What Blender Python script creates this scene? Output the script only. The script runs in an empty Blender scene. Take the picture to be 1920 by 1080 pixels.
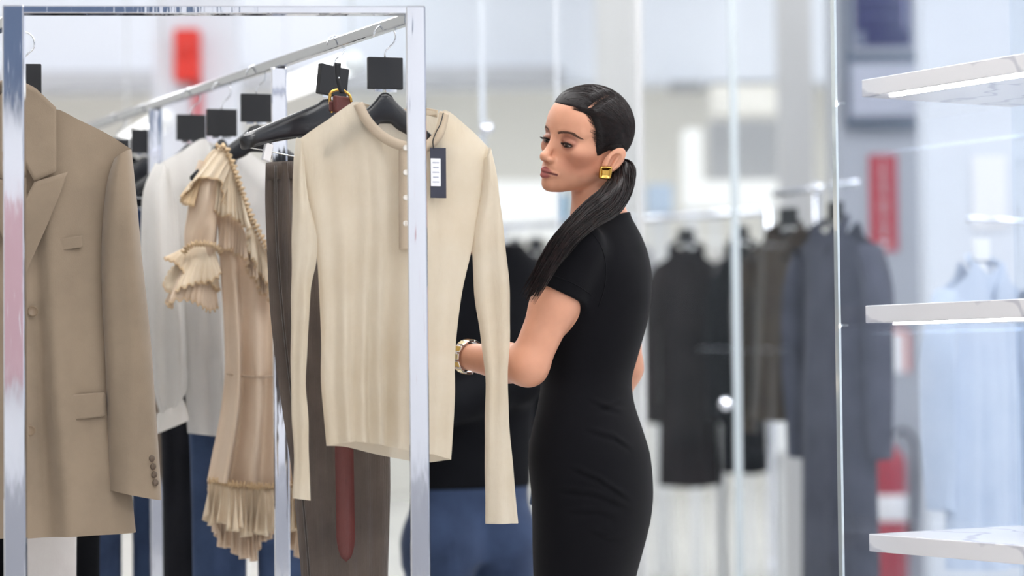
import bpy, bmesh, math, random
import numpy as np
from mathutils import Vector, Matrix

S = bpy.context.scene
COL = S.collection
PI = math.pi
# ------------------------------------------------------------------ camera
CAM_Z = 1.15
FPX = 1920 * 85 / 36.0
PITCH = math.radians(2.0)
ROLL = 0.0105
CAM = Vector((0, 0, CAM_Z))
FW = Vector((0, math.cos(PITCH), math.sin(PITCH)))
_R0 = Vector((1, 0, 0)); _U0 = Vector((0, -math.sin(PITCH), math.cos(PITCH)))
RT = (_R0 * math.cos(ROLL) - _U0 * math.sin(ROLL)).normalized()
UP = (_U0 * math.cos(ROLL) + _R0 * math.sin(ROLL)).normalized()
cd = bpy.data.cameras.new('camera')
cam = bpy.data.objects.new('camera', cd); COL.objects.link(cam)
cd.sensor_width = 36; cd.lens = 85; cd.clip_start = 0.05; cd.clip_end = 100
M = Matrix((RT, UP, -FW)).transposed().to_4x4(); M.translation = CAM
cam.matrix_world = M
cd.dof.use_dof = True; cd.dof.focus_distance = 4.84; cd.dof.aperture_fstop = 1.7
S.camera = cam
# ------------------------------------------------------------------ world, exposure
W = bpy.data.worlds.new('world'); S.world = W; W.use_nodes = True
W.node_tree.nodes['Background'].inputs[0].default_value = (0.85, 0.9, 1, 1)
W.node_tree.nodes['Background'].inputs[1].default_value = 0.6
S.view_settings.view_transform = 'Standard'; S.view_settings.look = 'None'
S.view_settings.gamma = 1; S.view_settings.use_curve_mapping = False
S.view_settings.exposure = 0.0
PANEL_STRENGTH = 12.0

# ------------------------------------------------------------------ helpers
def srgb(r, g, b):
    f = lambda c: (c / 255 / 12.92) if c / 255 <= .04045 else ((c / 255 + .055) / 1.055) ** 2.4
    return (f(r), f(g), f(b), 1)

def ray(px, py):
    return FW + RT * ((px - 960) / FPX) + UP * ((540 - py) / FPX)

def P(px, py, d):
    """the point seen at a pixel of the photograph, d metres in front of the camera"""
    return CAM + ray(px, py) * d

ORG = {}
def empty(name, loc, label=None, cat=None, group=None):
    o = bpy.data.objects.new(name, None); COL.objects.link(o)
    o.location = loc; o.empty_display_size = .05
    ORG[o.name] = Vector(loc)
    tag(o, label, cat, group)
    return o

def tag(o, label=None, cat=None, group=None, kind=None):
    if label: o['label'] = label
    if cat: o['category'] = cat
    if group: o['group'] = group
    if kind: o['kind'] = kind
    return o

def obj(name, verts, faces, mat, parent=None, smooth=True, solid=0, bevel=0, sub=0, attrs=None):
    """one mesh object; verts are world positions"""
    vs = np.asarray([tuple(v) for v in verts] if not isinstance(verts, np.ndarray) else verts, dtype=np.float64)
    if parent is not None:
        org = ORG[parent.name]
    else:
        lo, hi = vs.min(0), vs.max(0)
        org = Vector(((lo[0] + hi[0]) / 2, (lo[1] + hi[1]) / 2, lo[2]))
    me = bpy.data.meshes.new(name)
    loc = vs - np.array(org)
    me.from_pydata(loc.tolist(), [], [list(f) for f in faces])
    me.update()
    if smooth:
        me.polygons.foreach_set('use_smooth', [True] * len(me.polygons))
    if attrs:
        for k, a in attrs.items():
            a = np.asarray(a, dtype=np.float32)
            if a.ndim == 1:
                at = me.attributes.new(k, 'FLOAT', 'POINT'); at.data.foreach_set('value', a)
            else:
                at = me.attributes.new(k, 'FLOAT_COLOR', 'POINT')
                if a.shape[1] == 3: a = np.concatenate([a, np.ones((len(a), 1), np.float32)], 1)
                at.data.foreach_set('color', a.ravel())
    o = bpy.data.objects.new(name, me); COL.objects.link(o)
    if mat is not None: me.materials.append(mat)
    if parent is not None: o.parent = parent
    else: o.location = org
    ORG[o.name] = Vector(org)
    if bevel:
        m = o.modifiers.new('bevel', 'BEVEL'); m.width = bevel; m.segments = 2; m.limit_method = 'ANGLE'
    if sub:
        m = o.modifiers.new('sub', 'SUBSURF'); m.levels = sub; m.render_levels = sub
    if solid:
        m = o.modifiers.new('solid', 'SOLIDIFY'); m.thickness = solid; m.offset = 0
    return o

class MB:
    """collects shapes for one mesh"""
    def __init__(s): s.v = []; s.f = []
    def add(s, v, f):
        n = len(s.v); s.v += [tuple(p) for p in v]; s.f += [[i + n for i in q] for q in f]; return s
    def grid(s, pts, wrap=False):
        nv, ns = pts.shape[:2]
        return s.add(pts.reshape(-1, 3), gridf(nv, ns, wrap))
    def box(s, c, size, rot=None):
        sx, sy, sz = [a / 2 for a in size]; R = rot or Matrix.Identity(3); c = Vector(c)
        v = [c + R @ Vector((x * sx, y * sy, z * sz)) for x in (-1, 1) for y in (-1, 1) for z in (-1, 1)]
        return s.add(v, [[0, 1, 3, 2], [4, 6, 7, 5], [0, 4, 5, 1], [2, 3, 7, 6], [0, 2, 6, 4], [1, 5, 7, 3]])
    def tube(s, pts, r, n=8, caps=True, flat=None, up=None):
        """swept tube; r number or list; flat = ratio of the second axis (list or number)"""
        pts = [Vector(p) for p in pts]; m = len(pts)
        rr = [r] * m if np.isscalar(r) else list(r)
        ff = [1 if flat is None else flat] * m if (flat is None or np.isscalar(flat)) else list(flat)
        prev = None; rings = []
        for i, p in enumerate(pts):
            t = (pts[min(i + 1, m - 1)] - pts[max(i - 1, 0)]).normalized()
            if prev is None:
                a = Vector(up) if up is not None else (Vector((0, 0, 1)) if abs(t.z) < .9 else Vector((1, 0, 0)))
            else: a = prev
            a = (a - t * a.dot(t)).normalized(); prev = a
            b = t.cross(a)
            rings.append([p + a * (rr[i] * math.cos(2 * PI * k / n)) + b * (rr[i] * ff[i] * math.sin(2 * PI * k / n)) for k in range(n)])
        v = [q for R in rings for q in R]; f = gridf(m, n, True)
        if caps: f += [list(range(n))[::-1], [(m - 1) * n + k for k in range(n)]]
        return s.add(v, f)
    def lathe(s, prof, c, n=24, axis=Vector((0, 0, 1))):
        """prof list of (r, h) along axis from c"""
        axis = Vector(axis).normalized(); a = axis.orthogonal().normalized(); b = axis.cross(a); c = Vector(c)
        v = [c + axis * h + (a * math.cos(2 * PI * k / n) + b * math.sin(2 * PI * k / n)) * r for r, h in prof for k in range(n)]
        f = gridf(len(prof), n, True); m = len(prof)
        f += [list(range(n))[::-1], [(m - 1) * n + k for k in range(n)]]
        return s.add(v, f)
    def build(s, name, mat, parent=None, **k):
        return obj(name, s.v, s.f, mat, parent, **k)

def gridf(nv, ns, wrap=False):
    f = []
    for j in range(nv - 1):
        for i in range(ns if wrap else ns - 1):
            k = (i + 1) % ns
            f.append([j * ns + i, j * ns + k, (j + 1) * ns + k, (j + 1) * ns + i])
    return f

def rotz(a): return Matrix.Rotation(a, 3, 'Z')

def spl(pts, n, lin=False):
    """resample a polyline smoothly to n points (any dimension)"""
    p = np.asarray(pts, float)
    if len(p) == 1: return np.repeat(p, n, 0)
    t = np.concatenate([[0], np.cumsum(np.linalg.norm(np.diff(p, axis=0), axis=1) + 1e-9)]); t /= t[-1]
    q = np.linspace(0, 1, n)
    if lin or len(p) == 2:
        return np.stack([np.interp(q, t, p[:, k]) for k in range(p.shape[1])], 1)
    m = np.gradient(p, t, axis=0)
    d = np.diff(p, axis=0) / np.diff(t)[:, None]
    m[0] = d[0]; m[-1] = d[-1]
    i = np.clip(np.searchsorted(t, q, side='right') - 1, 0, len(t) - 2)
    h = (t[i + 1] - t[i])[:, None]; x = ((q - t[i]) / (t[i + 1] - t[i]))[:, None]
    return ((2 * x**3 - 3 * x**2 + 1) * p[i] + (x**3 - 2 * x**2 + x) * h * m[i]
            + (-2 * x**3 + 3 * x**2) * p[i + 1] + (x**3 - x**2) * h * m[i + 1])

class Pl:
    """upright plane a garment hangs in: u to the right, z up, n towards the viewer side"""
    def __init__(s, px, d, yaw=0, org=None):
        s.O = Vector(org) if org is not None else P(px, 698, d); s.yaw = yaw
        s.U = Vector((math.cos(yaw), math.sin(yaw), 0)); s.N = Vector((math.sin(yaw), -math.cos(yaw), 0))
        s.Oa, s.Ua, s.Na = map(np.array, (s.O, s.U, s.N))
    def uv(s, px, py):
        r = ray(px, py); t = (s.O - CAM).dot(s.N) / r.dot(s.N); p = CAM + r * t
        return ((p - s.O).dot(s.U), p.z)
    def m(s, lst): return [s.uv(*q) for q in lst]
    def w(s, uz, t=0):
        uz = np.asarray(uz, float); t = np.broadcast_to(np.asarray(t, float), uz.shape[:-1])
        base = np.array([s.O.x, s.O.y, 0.0])
        return base + uz[..., 0:1] * s.Ua + uz[..., 1:2] * np.array([0, 0, 1.0]) + t[..., None] * s.Na
    def pt(s, px, py, t=0): return Vector(s.w(s.uv(px, py), t))
    def W(s, u, z, t=0): return Vector(s.w((u, z), t))

def coons(T, B, L, R, ns, nv):
    L = [T[0]] + list(L) + [B[0]]; R = [T[-1]] + list(R) + [B[-1]]
    T = spl(T, ns); B = spl(B, ns); L = spl(L, nv); R = spl(R, nv)
    s = np.linspace(0, 1, ns)[None, :, None]; v = np.linspace(0, 1, nv)[:, None, None]
    C = ((1 - v) * T[None] + v * B[None] + (1 - s) * L[:, None] + s * R[:, None]
         - (1 - s) * (1 - v) * T[0] - s * (1 - v) * T[-1] - (1 - s) * v * B[0] - s * v * B[-1])
    return C, s[..., 0] + 0 * v[..., 0], v[..., 0] + 0 * s[..., 0]

def foldfn(seed, amp, n=5, lo=1.5, hi=6, top=.15):
    r = random.Random(seed)
    ks = [(r.uniform(lo, hi), r.uniform(0, 1), r.uniform(-.35, .35), r.uniform(.4, 1)) for _ in range(n)]
    def f(s, v):
        o = 0
        for k, ph, dr, a in ks: o = o + a * np.sin(2 * PI * (k * s + ph + dr * v))
        return amp * o / n * 2 * (top + (1 - top) * np.clip(v * 1.3, 0, 1)) * np.clip(np.minimum(s, 1 - s) * 9, 0, 1)
    return f

def body_mesh(pl, Tf, Tb, B, L, R, thick, fold=None, ns=60, nv=70, Bb=None, mb=None, t0=0.0, pw=.55, foldb=None):
    """front and back sheets of a hanging garment, sharing their side edges"""
    mb = mb or MB()
    for sgn, T, BB, fo in ((1, Tf, B, fold), (-1, Tb, Bb or B, foldb or fold)):
        if T is None: continue
        C, s, v = coons(T, BB, L, R, ns, nv)
        t = sgn * thick * (4 * s * (1 - s)) ** pw * (.55 + .45 * np.clip(v * 2.5, 0, 1))
        if fo is not None: t = t + fo(s, v)
        mb.grid(pl.w(C, t + t0))
    return mb

def sleeve_mesh(pl, rows, thick, nv=60, n=22, seed=0, amp=.12, mb=None, t0=0.0, wr=0.0):
    """rows: pairs of (u,z) across the sleeve from top to end"""
    mb = mb or MB()
    a = spl([q[0] for q in rows], nv); b = spl([q[1] for q in rows], nv)
    c = (a + b) / 2; h = (b - a) / 2
    r = random.Random(seed); th = np.linspace(0, 2 * PI, n, endpoint=False)[None, :]
    v = np.linspace(0, 1, nv)[:, None]
    tt = np.interp(v[:, 0], np.linspace(0, 1, len(np.atleast_1d(thick))), np.atleast_1d(thick))[:, None]
    p1, p2, p3 = (r.uniform(0, 6) for _ in range(3))
    dep = tt * np.sin(th) * (1 + amp * np.sin(3 * th + p1 + 4 * v) + amp * np.sin(5 * th + p2 - 5 * v))
    if wr: dep = dep + wr * np.sin(38 * v + 2 * np.cos(th) + p3) * np.sin(PI * v)
    pts = c[:, None, :] + h[:, None, :] * np.cos(th)[..., None]
    return mb.grid(pl.w(pts, dep + t0), True)

# ------------------------------------------------------------------ materials
MATS = {}
def newmat(name):
    m = bpy.data.materials.new(name); m.use_nodes = True
    nt = m.node_tree; nt.nodes.clear(); out = nt.nodes.new('ShaderNodeOutputMaterial')
    b = nt.nodes.new('ShaderNodeBsdfPrincipled'); nt.links.new(b.outputs[0], out.inputs[0])
    MATS[name] = m
    return m, nt, b, out

def nd(nt, t, **k):
    n = nt.nodes.new(t)
    for a, v in k.items():
        if a.startswith('i_'):
            key = a[2:]; n.inputs[int(key) if key.isdigit() else key.replace('_', ' ')].default_value = v
        else: setattr(n, a, v)
    return n

def simple(name, col, rough=.5, metal=0, spec=.5, coat=0, var=.06, scale=25, bump=0, bscale=300, emit=0):
    m, nt, b, out = newmat(name)
    tc = nd(nt, 'ShaderNodeTexCoord')
    nz = nd(nt, 'ShaderNodeTexNoise', i_Scale=scale, i_Detail=3)
    nt.links.new(tc.outputs['Object'], nz.inputs['Vector'])
    mx = nd(nt, 'ShaderNodeMixRGB', blend_type='MULTIPLY'); mx.inputs[0].default_value = 1
    rp = nd(nt, 'ShaderNodeMapRange'); rp.inputs[3].default_value = 1 - var; rp.inputs[4].default_value = 1 + var
    nt.links.new(nz.outputs[0], rp.inputs[0]); nt.links.new(rp.outputs[0], mx.inputs[2]); mx.inputs[1].default_value = col
    nt.links.new(mx.outputs[0], b.inputs['Base Color'])
    b.inputs['Roughness'].default_value = rough; b.inputs['Metallic'].default_value = metal
    b.inputs['Specular IOR Level'].default_value = spec; b.inputs['Coat Weight'].default_value = coat
    if emit:
        b.inputs['Emission Color'].default_value = col; b.inputs['Emission Strength'].default_value = emit
    if bump:
        n2 = nd(nt, 'ShaderNodeTexNoise', i_Scale=bscale, i_Detail=2); nt.links.new(tc.outputs['Object'], n2.inputs['Vector'])
        bp = nd(nt, 'ShaderNodeBump', i_Strength=bump, i_Distance=.002)
        nt.links.new(n2.outputs[0], bp.inputs['Height']); nt.links.new(bp.outputs[0], b.inputs['Normal'])
    return m

def fabric(name, col, col2=None, weave=900, bump=.25, rough=.9, sheen=.3, trans=0, clear=0, wr=0, rib=0, var=.5, spec=.25):
    """woven cloth: colour mottling, thread bump, optional wrinkles (wr), vertical ribs and light passing through"""
    m, nt, b, out = newmat(name); L = nt.links.new
    tc = nd(nt, 'ShaderNodeTexCoord')
    nz = nd(nt, 'ShaderNodeTexNoise', i_Scale=7, i_Detail=5, i_Roughness=.6); L(tc.outputs['Object'], nz.inputs['Vector'])
    cr = nd(nt, 'ShaderNodeValToRGB'); c2 = col2 or tuple(c * .86 for c in col[:3]) + (1,)
    cr.color_ramp.elements[0].color = c2; cr.color_ramp.elements[1].color = col
    cr.color_ramp.elements[0].position = .5 - var * .4; cr.color_ramp.elements[1].position = .5 + var * .3
    L(nz.outputs[0], cr.inputs[0])
    mp = nd(nt, 'ShaderNodeMapping'); mp.inputs['Scale'].default_value = (1, 1, .35); L(tc.outputs['Object'], mp.inputs[0])
    th = nd(nt, 'ShaderNodeTexNoise', i_Scale=weave, i_Detail=1); L(mp.outputs[0], th.inputs['Vector'])
    mx = nd(nt, 'ShaderNodeMixRGB', blend_type='MULTIPLY'); mx.inputs[0].default_value = .35
    L(cr.outputs[0], mx.inputs[1]); L(th.outputs[1], mx.inputs[2])
    col_out = mx.outputs[0]
    bc = nd(nt, 'ShaderNodeBrightContrast', i_Bright=.0); bc.inputs[1].default_value = 0.03; L(col_out, bc.inputs[0]); col_out = cr.outputs[0]
    L(col_out, b.inputs['Base Color'])
    b.inputs['Roughness'].default_value = rough; b.inputs['Specular IOR Level'].default_value = spec
    b.inputs['Sheen Weight'].default_value = sheen; b.inputs['Sheen Roughness'].default_value = .5
    h = th.outputs[0]
    if rib:
        wv = nd(nt, 'ShaderNodeTexWave', i_Scale=rib, wave_type='BANDS', bands_direction='X'); L(tc.outputs['Object'], wv.inputs[0])
        ad = nd(nt, 'ShaderNodeMath', operation='ADD'); L(h, ad.inputs[0]); L(wv.outputs['Fac'], ad.inputs[1]); h = ad.outputs[0]
    bp = nd(nt, 'ShaderNodeBump', i_Strength=bump, i_Distance=.0012); L(h, bp.inputs['Height'])
    nrm = bp.outputs[0]
    if wr:
        m2 = nd(nt, 'ShaderNodeMapping'); m2.inputs['Scale'].default_value = (1, 1, .3); L(tc.outputs['Object'], m2.inputs[0])
        w2 = nd(nt, 'ShaderNodeTexNoise', i_Scale=22, i_Detail=3, i_Distortion=.6); L(m2.outputs[0], w2.inputs['Vector'])
        b2 = nd(nt, 'ShaderNodeBump', i_Strength=wr, i_Distance=.012); L(w2.outputs[0], b2.inputs['Height']); L(nrm, b2.inputs['Normal']); nrm = b2.outputs[0]
    L(nrm, b.inputs['Normal'])
    sh = b.outputs[0]
    if trans:
        tr = nd(nt, 'ShaderNodeBsdfTranslucent'); L(col_out, tr.inputs[0]); L(nrm, tr.inputs['Normal'])
        ms = nd(nt, 'ShaderNodeMixShader'); ms.inputs[0].default_value = trans; L(sh, ms.inputs[1]); L(tr.outputs[0], ms.inputs[2]); sh = ms.outputs[0]
    if clear:
        tp = nd(nt, 'ShaderNodeBsdfTransparent')
        ms = nd(nt, 'ShaderNodeMixShader'); ms.inputs[0].default_value = clear; L(sh, ms.inputs[1]); L(tp.outputs[0], ms.inputs[2]); sh = ms.outputs[0]
    L(sh, out.inputs[0])
    return m

def glass(name, tint=(.97, .985, .985, 1), haze=.03, gloss=1.0, hazecol=(.8, .86, .92, 1)):
    m, nt, b, out = newmat(name); L = nt.links.new
    nt.nodes.remove(b)
    tp = nd(nt, 'ShaderNodeBsdfTransparent'); tp.inputs[0].default_value = tint
    gl = nd(nt, 'ShaderNodeBsdfGlossy', i_Roughness=.02); gl.inputs[0].default_value = (.9, .95, 1, 1)
    fr = nd(nt, 'ShaderNodeFresnel', i_IOR=1.5)
    mu = nd(nt, 'ShaderNodeMath', operation='MULTIPLY'); mu.inputs[1].default_value = gloss; L(fr.outputs[0], mu.inputs[0])
    ms = nd(nt, 'ShaderNodeMixShader'); L(mu.outputs[0], ms.inputs[0]); L(tp.outputs[0], ms.inputs[1]); L(gl.outputs[0], ms.inputs[2])
    df = nd(nt, 'ShaderNodeBsdfDiffuse'); df.inputs[0].default_value = hazecol
    m2 = nd(nt, 'ShaderNodeMixShader'); m2.inputs[0].default_value = haze; L(ms.outputs[0], m2.inputs[1]); L(df.outputs[0], m2.inputs[2])
    L(m2.outputs[0], out.inputs[0])
    return m

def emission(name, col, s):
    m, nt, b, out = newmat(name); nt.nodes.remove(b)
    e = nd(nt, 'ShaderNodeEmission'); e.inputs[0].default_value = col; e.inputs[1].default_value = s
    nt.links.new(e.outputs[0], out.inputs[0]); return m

def chrome(name):
    m, nt, b, out = newmat(name); L = nt.links.new
    b.inputs['Base Color'].default_value = (.72, .74, .81, 1); b.inputs['Metallic'].default_value = 1; b.inputs['Roughness'].default_value = .06
    tc = nd(nt, 'ShaderNodeTexCoord'); mp = nd(nt, 'ShaderNodeMapping'); mp.inputs['Scale'].default_value = (1, 1, .12); L(tc.outputs['Object'], mp.inputs[0])
    nz = nd(nt, 'ShaderNodeTexNoise', i_Scale=60, i_Detail=2); L(mp.outputs[0], nz.inputs[0])
    bp = nd(nt, 'ShaderNodeBump', i_Strength=.16, i_Distance=.004); L(nz.outputs[0], bp.inputs['Height']); L(bp.outputs[0], b.inputs['Normal'])
    return m

def floor_mat():
    m, nt, b, out = newmat('polished_stone'); L = nt.links.new
    tc = nd(nt, 'ShaderNodeTexCoord'); nz = nd(nt, 'ShaderNodeTexNoise', i_Scale=1.7, i_Detail=8, i_Roughness=.65); L(tc.outputs['Object'], nz.inputs[0])
    cr = nd(nt, 'ShaderNodeValToRGB'); cr.color_ramp.elements[0].color = srgb(196, 196, 196); cr.color_ramp.elements[1].color = srgb(226, 225, 222)
    cr.color_ramp.elements[0].position = .35; cr.color_ramp.elements[1].position = .65
    L(nz.outputs[0], cr.inputs[0]); L(cr.outputs[0], b.inputs['Base Color']); b.inputs['Roughness'].default_value = .22
    return m

def marble(name):
    m, nt, b, out = newmat(name); L = nt.links.new
    tc = nd(nt, 'ShaderNodeTexCoord'); mp = nd(nt, 'ShaderNodeMapping'); mp.inputs['Rotation'].default_value = (.5, .9, .4); L(tc.outputs['Object'], mp.inputs[0])
    wv = nd(nt, 'ShaderNodeTexWave', i_Scale=2.6, i_Distortion=9, i_Detail=4, i_Detail_Scale=1.6); L(mp.outputs[0], wv.inputs[0])
    cr = nd(nt, 'ShaderNodeValToRGB'); e = cr.color_ramp.elements
    e[0].color = srgb(196, 197, 206); e[0].position = 0; e[1].color = srgb(226, 226, 230); e[1].position = .06
    L(wv.outputs['Fac'], cr.inputs[0]); L(cr.outputs[0], b.inputs['Base Color']); b.inputs['Roughness'].default_value = .2
    return m

CH = chrome('chrome')
WHITE = simple('white_paint', srgb(240, 242, 245), .6, var=.02)
COOL = simple('cool_white_paint', srgb(216, 221, 231), .6, var=.02)
WARM = simple('warm_white_paint', srgb(236, 234, 228), .6, var=.02)
GREY = simple('grey_paint', srgb(176, 178, 184), .6, var=.03)
BLACKP = simple('black_lacquer', srgb(26, 28, 33), .28, coat=.15, var=.05, bump=.08, bscale=500)
BLACKM = simple('black_matte', srgb(24, 26, 31), .5, var=.05)
STEEL = simple('steel_wire', (.75, .77, .8, 1), .15, 1, var=.02)
GOLD = simple('gold', srgb(214, 172, 90), .16, 1, var=.05)
LEATHER = simple('brown_leather', srgb(98, 46, 42), .42, var=.12, scale=40, bump=.25, bscale=700)
PAPER = simple('white_paper', srgb(238, 238, 242), .6, var=.01)
FLOOR = floor_mat(); MARBLE = marble('marble')
GLASS = glass('clear_glass', haze=.001, gloss=.25)
CABGLASS = glass('cabinet_glass', tint=(.95, .97, .99, 1), haze=.006, gloss=.16, hazecol=(.92, .95, 1, 1))
LED = emission('led_strip', (1, 1, 1, 1), 14)
PANEL = emission('light_panel', (1, .985, .97, 1), PANEL_STRENGTH)
# ------------------------------------------------------------------ the room
X0, X1, Y0, Y1, H = -7.0, 8.0, -4.0, 23.0, 4.3
def slab(name, c, size, mat, kind='structure', parent=None, bevel=0, **k):
    o = MB().box(c, size).build(name, mat, parent, smooth=False, bevel=bevel, **k)
    if kind and parent is None: o['kind'] = kind
    return o
slab('floor', ((X0 + X1) / 2, (Y0 + Y1) / 2, -.05), (X1 - X0 + .4, Y1 - Y0 + .4, .1), FLOOR)
slab('ceiling', ((X0 + X1) / 2, (Y0 + Y1) / 2, H + .05), (X1 - X0 + .4, Y1 - Y0 + .4, .1), WHITE)
slab('wall_left', (X0 - .1, (Y0 + Y1) / 2, H / 2), (.2, Y1 - Y0, H), WARM)
slab('wall_right', (X1 + .1, (Y0 + Y1) / 2, H / 2), (.2, Y1 - Y0, H), COOL)
slab('wall_back', ((X0 + X1) / 2, Y0 - .1, H / 2), (X1 - X0, .2, H), WHITE)
slab('wall_far', ((X0 + X1) / 2, Y1 + .1, H / 2), (X1 - X0, .2, H), WARM)
slab('unseen_band_grey', ((X0 + X1) / 2, Y0 + .03, .30), (X1 - X0, .06, .60), GREY)  # grey band behind the camera, added for the chrome posts to mirror
slab('unseen_band_blue', (-2.3, Y0 + .04, 3.45), (3.7, .08, 1.7), simple('reflected_slate_blue', srgb(86, 104, 132), .5, var=.05))  # unseen blue panel, put in so the left post reflects a dark top
slab('unseen_band_pink', (-2.3, Y0 + .03, 1.6), (3.7, .06, .95), simple('reflected_dusty_pink', srgb(206, 168, 172), .5, var=.05))  # unseen pink panel added to tint the reflection in the left post
# bulkhead hanging from the ceiling across the shop
slab('trim_1', (.5, 14.2, 3.56), (15, .35, 1.46), COOL)
slab('trim_2', (-2.85, 13.95, 2.86), (6.3, .16, .10), GREY)
# light panels in the ceiling; extra ones above the rack added to brighten the clothes
rngp = random.Random(3)
ends = ['right', 'left']
for j, y in enumerate((-2.4, .6, 3.6, 5.1, 6.6, 9.6, 12.4, 16.2, 19.6)):
    for i, x in enumerate((-4.6, -1.4, 1.8, 5.0) if (y < 0 or y > 8) else {6.6: (-1.7, .8, 2.8, 5.2), 5.1: (-1.0,)}.get(y, (.6, 2.8, 5.2))):
        e = empty('ceiling_light', (x, y, H - .06), 'flush rectangular white light panel set in the shop ceiling', 'light panel', 'ceiling light panels')
        MB().box((x, y, H - .012), (1.7, .8, .022)).build('frame', WHITE, e, smooth=False)
        MB().box((x, y, H - .03), (1.6, .7, .014)).build('diffuser', PANEL, e, smooth=False)
# slim pillars that stand in the shop
def column(name, px, w, d, mat, depth=None):
    c = P(px, 698, d)
    return slab(name, (c.x, c.y, H / 2), (w, depth or w, H), mat)
column('trim_3', 1497, .17, 12.6, simple('pale_grey_paint', srgb(198, 198, 200), .6, var=.02))
column('trim_4', 1166, .24, 13.2, simple('light_grey_paint', srgb(205, 205, 206), .6, var=.02))
c = P(1657, 698, 11.5)
COLX, COLY = c.x, c.y + .2
slab('trim_5', (COLX, COLY, H / 2), (.40, .40, H), simple('pillar_grey', srgb(168, 172, 182), .55, var=.03))
# bluish wall return behind the shelves
c = P(1850, 698, 9.6)
slab('trim_6', (c.x + .23, c.y, H / 2), (.95, .2, H), COOL)

# a tall glass partition behind the person: framed panes
GY = 7.6
gx = [P(p, 540, GY).x for p in (640, 908, 1048, 1203, 1380, 1572)]
part = slab('window_1', ((gx[0] + gx[-1]) / 2, GY, .02), (gx[-1] - gx[0], .06, .04), CH)
for a, b in zip(gx[:-1], gx[1:]):
    MB().box(((a + b) / 2, GY, 1.72), (b - a - .012, .008, 3.36)).build('pane', GLASS, part, smooth=False)
for k, a in enumerate(gx[1:-1]):
    w = (.018, .010, .022, .024, .02)[k]
    MB().box((a, GY, 1.72), (w, .03, 3.36)).build('glass_channel', simple('frosted_channel_%d' % k, srgb(*[(206, 214, 224), (214, 220, 228), (204, 206, 208), (196, 206, 212), (196, 202, 212)][k]), .25, metal=.2, var=.02), part, smooth=False)
for k, (p, y) in enumerate(((912, 240), (1361, 757))):
    q = P(p, y, GY - .03)
    MB().lathe([(.0, -.012), (.02, -.01), (.022, 0), (.018, .01), (0, .014)], q, 16, (0, -1, 0)).build('glass_fixing', CH, part)

# ------------------------------------------------------------------ marble shelves in a glass cabinet
CN = P(1622, 575, 5.0)
E1 = Vector((.53, -.848, 0)); E2 = Vector((.848, .53, 0))
def shelf(pyt, label, led):
    z = P(1622, pyt, 5.0).z; th = .036
    o = Vector((CN.x, CN.y, 0)); Ls, D = .95, .42
    e = empty('marble_shelf', o + E1 * Ls / 2 + E2 * D / 2 + Vector((0, 0, z - th)), label, 'shelf')
    c = o + E1 * Ls / 2 + E2 * D / 2; R = Matrix((E1, E2, Vector((0, 0, 1)))).transposed()
    MB().box((c.x, c.y, z - th / 2), (Ls, D, th), R).build('slab', MARBLE, e, smooth=False, bevel=.002)
    if led:
        s = o + E1 * (Ls / 2 + .035) + E2 * .02
        MB().box((s.x, s.y, z - th - .002), (Ls - .07, .012, .007), R).build('led_strip', LED, e, smooth=False)
    return e
shelf(148, 'top marble shelf with a bright light strip along its lower front edge', 1)
shelf(573, 'middle marble shelf with grey veins and a thin light strip underneath', 1)
shelf(1000, 'lowest marble shelf, seen from above, without a light strip', 0)
o = Vector((CN.x, CN.y, 0)) - E1 * .012
gp = MB()
R = Matrix((E1, E2, Vector((0, 0, 1)))).transposed()
c = o + E2 * .22
gpan = empty('cabinet_glass_panel', c, 'upright glass side panel that holds the marble shelves', 'glass panel')
MB().box((c.x, c.y, 1.25), (.010, .56, 2.5), R).build('pane', CABGLASS, gpan, smooth=False)
c2 = o - E2 * .063
EDGE = simple('polished_glass_edge', srgb(222, 232, 236), .08, metal=.5, var=.04, bump=.3, bscale=20)
MB().box((c2.x, c2.y, 1.25), (.012, .006, 2.5), R).build('polished_edge', EDGE, gpan, smooth=False)
c2 = o + E2 * .44 + E1 * .47
bpan = empty('cabinet_back_panel', (c2.x, c2.y, 0), 'glass back panel along the rear of the marble shelves', 'glass panel')
MB().box((c2.x, c2.y, 1.25), (.95, .010, 2.5), R).build('pane', CABGLASS, bpan, smooth=False)

# ------------------------------------------------------------------ things on the grey pillar
FY = COLY - .2                                             # front face of the pillar
def rect(pxa, pya, pxb, pyb, y):
    """x0,x1,z0,z1 of a pixel rectangle on the plane y"""
    a, b = P(pxa, pya, 1), P(pxb, pyb, 1)
    ra, rb = ray(pxa, pya), ray(pxb, pyb); ta, tb = y / ra.y, y / rb.y
    A, B_ = CAM + ra * ta, CAM + rb * tb
    return min(A.x, B_.x), max(A.x, B_.x), min(A.z, B_.z), max(A.z, B_.z)
NAVY = simple('navy_print', srgb(28, 30, 88), .85, var=.1, spec=.1); FRAME = simple('slate_frame', srgb(70, 84, 104), .4, var=.05)
MOUNT = simple('grey_mount', srgb(152, 156, 170), .6, var=.03)
x0, x1, z0, z1 = rect(1580, -160, 1734, 238, FY - .03)
e = empty('poster_board', ((x0 + x1) / 2, FY - .03, z0), 'slate framed notice board with a navy poster over a pale one on the pillar', 'sign')
MB().box(((x0 + x1) / 2, FY - .028, (z0 + z1) / 2), (x1 - x0, .05, z1 - z0)).build('frame', FRAME, e, smooth=False, bevel=.004)
def onboard(name, r, mat, dy=.056):
    a, b, c_, d = rect(*r, FY - .03); MB().box(((a + b) / 2, FY - dy, (c_ + d) / 2), (b - a, .008, d - c_)).build(name, mat, e, smooth=False)
onboard('mount', (1590, -150, 1725, 100), MOUNT); onboard('poster', (1598, -140, 1706, 88), NAVY, .063)
onboard('poster_text', (1692, -20, 1698, 55), simple('print_lilac', srgb(150, 150, 190), .5), .069)
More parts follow.
